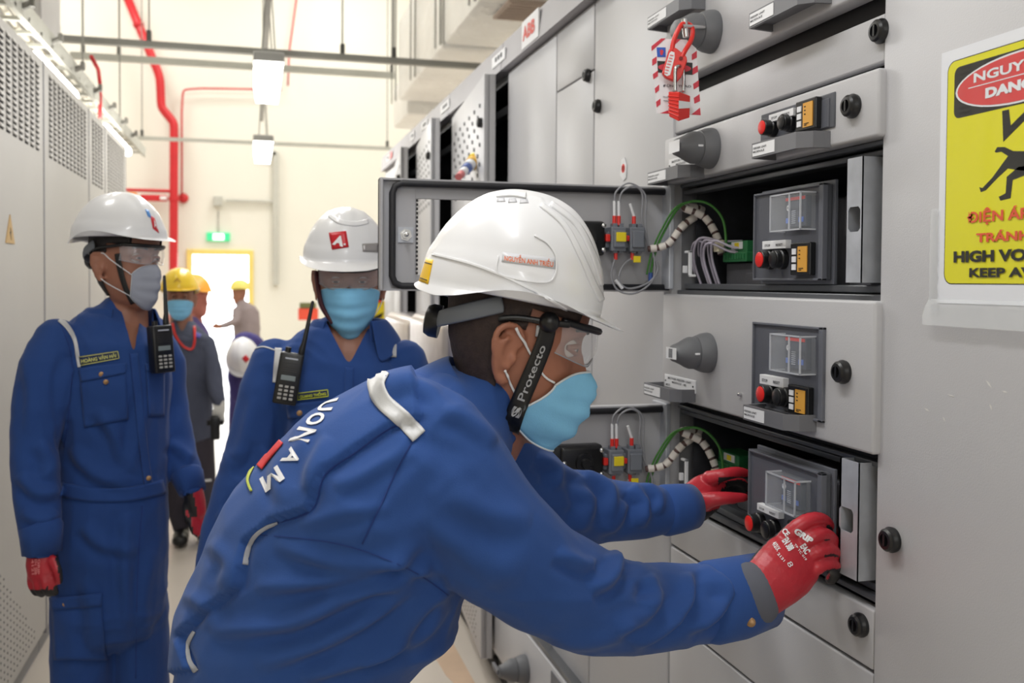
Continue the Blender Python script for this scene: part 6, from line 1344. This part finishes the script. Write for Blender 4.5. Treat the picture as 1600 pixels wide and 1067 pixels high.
hard_hat(frame_px(280, 454, d4, -2, 76), 1.0, HATY, t4, a0=.13, a1=.125, b=.105, h=.13, peak=.03)
hb4 = bvh_of([o for o in t4.children if o.name.startswith('hard_hat')][0].data); px_text('hat_badge', 'A', [(271, 441), (283, 441), (281, 434), (273, 434)], hb4, mat('badge_ochre', (190, 140, 30), .5), t4, off=.003)
ribbon('red_cord', [(270, 505), (275, 525), (288, 542), (300, 545), (304, 530), (303, 510)], 3.4, bv4, REDP, t4, off=.008, rim=.006, label='bright red cord round the neck')
g = MB(); limb(g, [(262, 745, d4, 8, .1), (263, 754, d4, 8, .1)]); ribbon('leg_band', [(262, 748), (300, 752), (330, 750)], 4, bvh_of([o for o in t4.children if o.name.startswith('trousers')][0].data), SILVER, t4, off=.004)
ribbon('chest_badge', [(305, 522), (313, 526)], 7, bv4, mat('badge_violet', (86, 84, 170), .6), t4, off=.004)
glove(t4, [(341, 626, d4-.12, 9, .03), (343, 638, d4-.13, 9.5, .025), (344, 646, d4-.14, 8, .02)], [[(338+k*3.6, 646, d4-.14, 2.4), (339+k*3.6, 656, d4-.15, 2.3), (341+k*2.6, 662, d4-.14, 2)] for k in range(4)]+[[(336, 638, d4-.15, 2.8), (333, 648, d4-.16, 2.4)]], m=(GLOVEW, GLOVEW), vox=.008, name='white_glove')
boots(t4, [(FL(284, 800, d4).x, FL(284, 800, d4).y, R(-90)), (FL(318, 800, d4).x, FL(318, 800, d4).y, R(-80))])
q = P(338, 664, d4-.18); g = MB(); g.bbox(q.x-.03, q.x+.02, q.y-.03, q.y+.03, q.z-.08, q.z+.05, .01); g.bbox(q.x-.05, q.x+.04, q.y-.02, q.y+.02, q.z+.0, q.z+.03, .006); tag(obj('hand_tool', g, BLACK, smooth='auto'), 'black hand tool held in the white glove', 'tool')
# ---- man behind him
d5 = 6.6
H5 = frame_px(305, 470, d5, 5, 20)
t5, bv5, _ = person('person_o', 'man in orange yellow helmet mostly hidden behind the yellow-helmet man', FL(303, 700, d5), H5, 1.0, [[(298, 720, d5, 26, .12), (300, 620, d5, 28, .12), (300, 560, d5, 28, .13), (302, 520, d5, 24, .12), (303, 500, d5, 12, .07)], [(318, 530, d5, 9, .05), (322, 590, d5, 9, .05), (324, 640, d5, 8, .04)], [(292, 720, d5, 13, .09), (290, 800, d5, 10, .06)], [(308, 720, d5, 13, .09), (310, 800, d5, 10, .06)]], .01, mat('coverall_plum', (96, 84, 128), .9, spec=.2), skin=mat('skin_ruddy', (196, 120, 104), .5), body_vox=.008, neckpts=[(303, 490, d5, 11, .05), (303, 515, d5, 16, .07)])
hard_hat(frame_px(302, 455, d5, 0, 20), 1.0, HATO, t5, b=.105, h=.12)
boots(t5, [(FL(292, 780, d5).x, FL(292, 780, d5).y, R(-60)), (FL(310, 780, d5).x, FL(310, 780, d5).y, R(-60))])
# ---- far man reaching left at the doorway
d6 = 12.5
H6 = frame_px(375, 462, d6, 12, 165)
fy = CY  # feet stand on the floor plane
foot = lambda u: proj((P(u, 500, d6).x, P(u, 500, d6).y, 0.05))[1]
t6, bv6, _ = person('person_f', 'far man in pale yellow helmet and taupe overalls reaching left by the bright doorway', FL(385, 500, d6), H6, 1.02, [[(386, 556, d6, 19, .14), (386, 530, d6, 20, .14), (385, 505, d6, 21, .14), (382, 484, d6, 18, .14), (377, 474, d6, 9, .07)], [(370, 485, d6-.1, 7, .06), (368, 502, d6-.2, 6.5, .055), (352, 508, d6-.3, 5, .045), (345, 510, d6-.35, 4, .04)], [(398, 488, d6, 7, .06), (401, 515, d6, 6, .05), (396, 536, d6-.1, 5, .045)], [(379, 556, d6, 10, .1), (380, foot(380)-3, d6, 7, .07)], [(394, 556, d6, 10, .1), (395, foot(395)-3, d6, 7, .07)]], .016, BROWNC, body_vox=.012, neckpts=[(376, 470, d6, 6, .05), (378, 480, d6, 9, .07)])
hard_hat(frame_px(375, 452, d6, 4, 165), 1.0, HATY2, t6, b=.105, h=.13)
glove(t6, [(344, 510, d6-.35, 4, .035), (338, 510, d6-.4, 4.2, .03)], [[(337, 508+k*1.4, d6-.4, 1.3), (332, 507+k*1.8, d6-.45, 1.2)] for k in range(4)]+[[(340, 507, d6-.42, 1.4), (336, 503, d6-.42, 1.2)]], m=(SKIN2, SKIN2), vox=.012, name='hand')
boots(t6, [(FL(380, 500, d6).x, FL(380, 500, d6).y, R(-170)), (FL(395, 500, d6).x, FL(395, 500, d6).y, R(-170))])
# ---- man bending down with his helmet towards us
d7 = 7.0
H7 = frame_px(381, 562, d7-.1, 78, 80)
ft7 = proj((P(372, 600, d7+.25).x, P(372, 600, d7+.25).y, .05))[1]
t7, bv7, _ = person('person_b', 'man bending forward so his white helmet points at us beside middle man\'s arm', FL(378, 600, d7+.2), H7, 1.0, [[(388, 560, d7+.45, 30, .14), (388, 546, d7+.25, 30, .13), (385, 545, d7+.05, 24, .12), (383, 552, d7-.02, 12, .07)], [(368, 555, d7+.05, 11, .06), (366, 590, d7, 10, .055), (370, 620, d7-.05, 8, .045)], [(400, 560, d7+.05, 11, .06), (403, 595, d7, 10, .055)], [(376, 570, d7+.42, 15, .1), (372, 640, d7+.3, 13, .09), (368, 700, d7+.3, 10, .07), (368, ft7-8, d7+.3, 9, .065)], [(398, 570, d7+.42, 15, .1), (400, 640, d7+.3, 12, .09), (398, ft7-8, d7+.3, 9, .065)]], .011, mat('coverall_violet', (72, 66, 120), .9, spec=.2), body_vox=.009, neckpts=[(382, 555, d7-.05, 11, .05), (384, 552, d7+.1, 18, .08)])
hh, hme = hard_hat(frame_px(379, 556, d7-.16, 62, 80), 1.0, HATW, t7, a0=.13, a1=.12, b=.105, h=.135); hb7 = bvh_of(hme)
patch('red_sticker', [(378, 560), (384, 554), (390, 561), (384, 567)], hb7, mat('sticker_red', (206, 30, 44), .4), hh, off=.003, n=3, k=3)
boots(t7, [(FL(368, 600, d7+.3).x, FL(368, 600, d7+.3).y, R(-100)), (FL(398, 600, d7+.3).x, FL(398, 600, d7+.3).y, R(-90))])
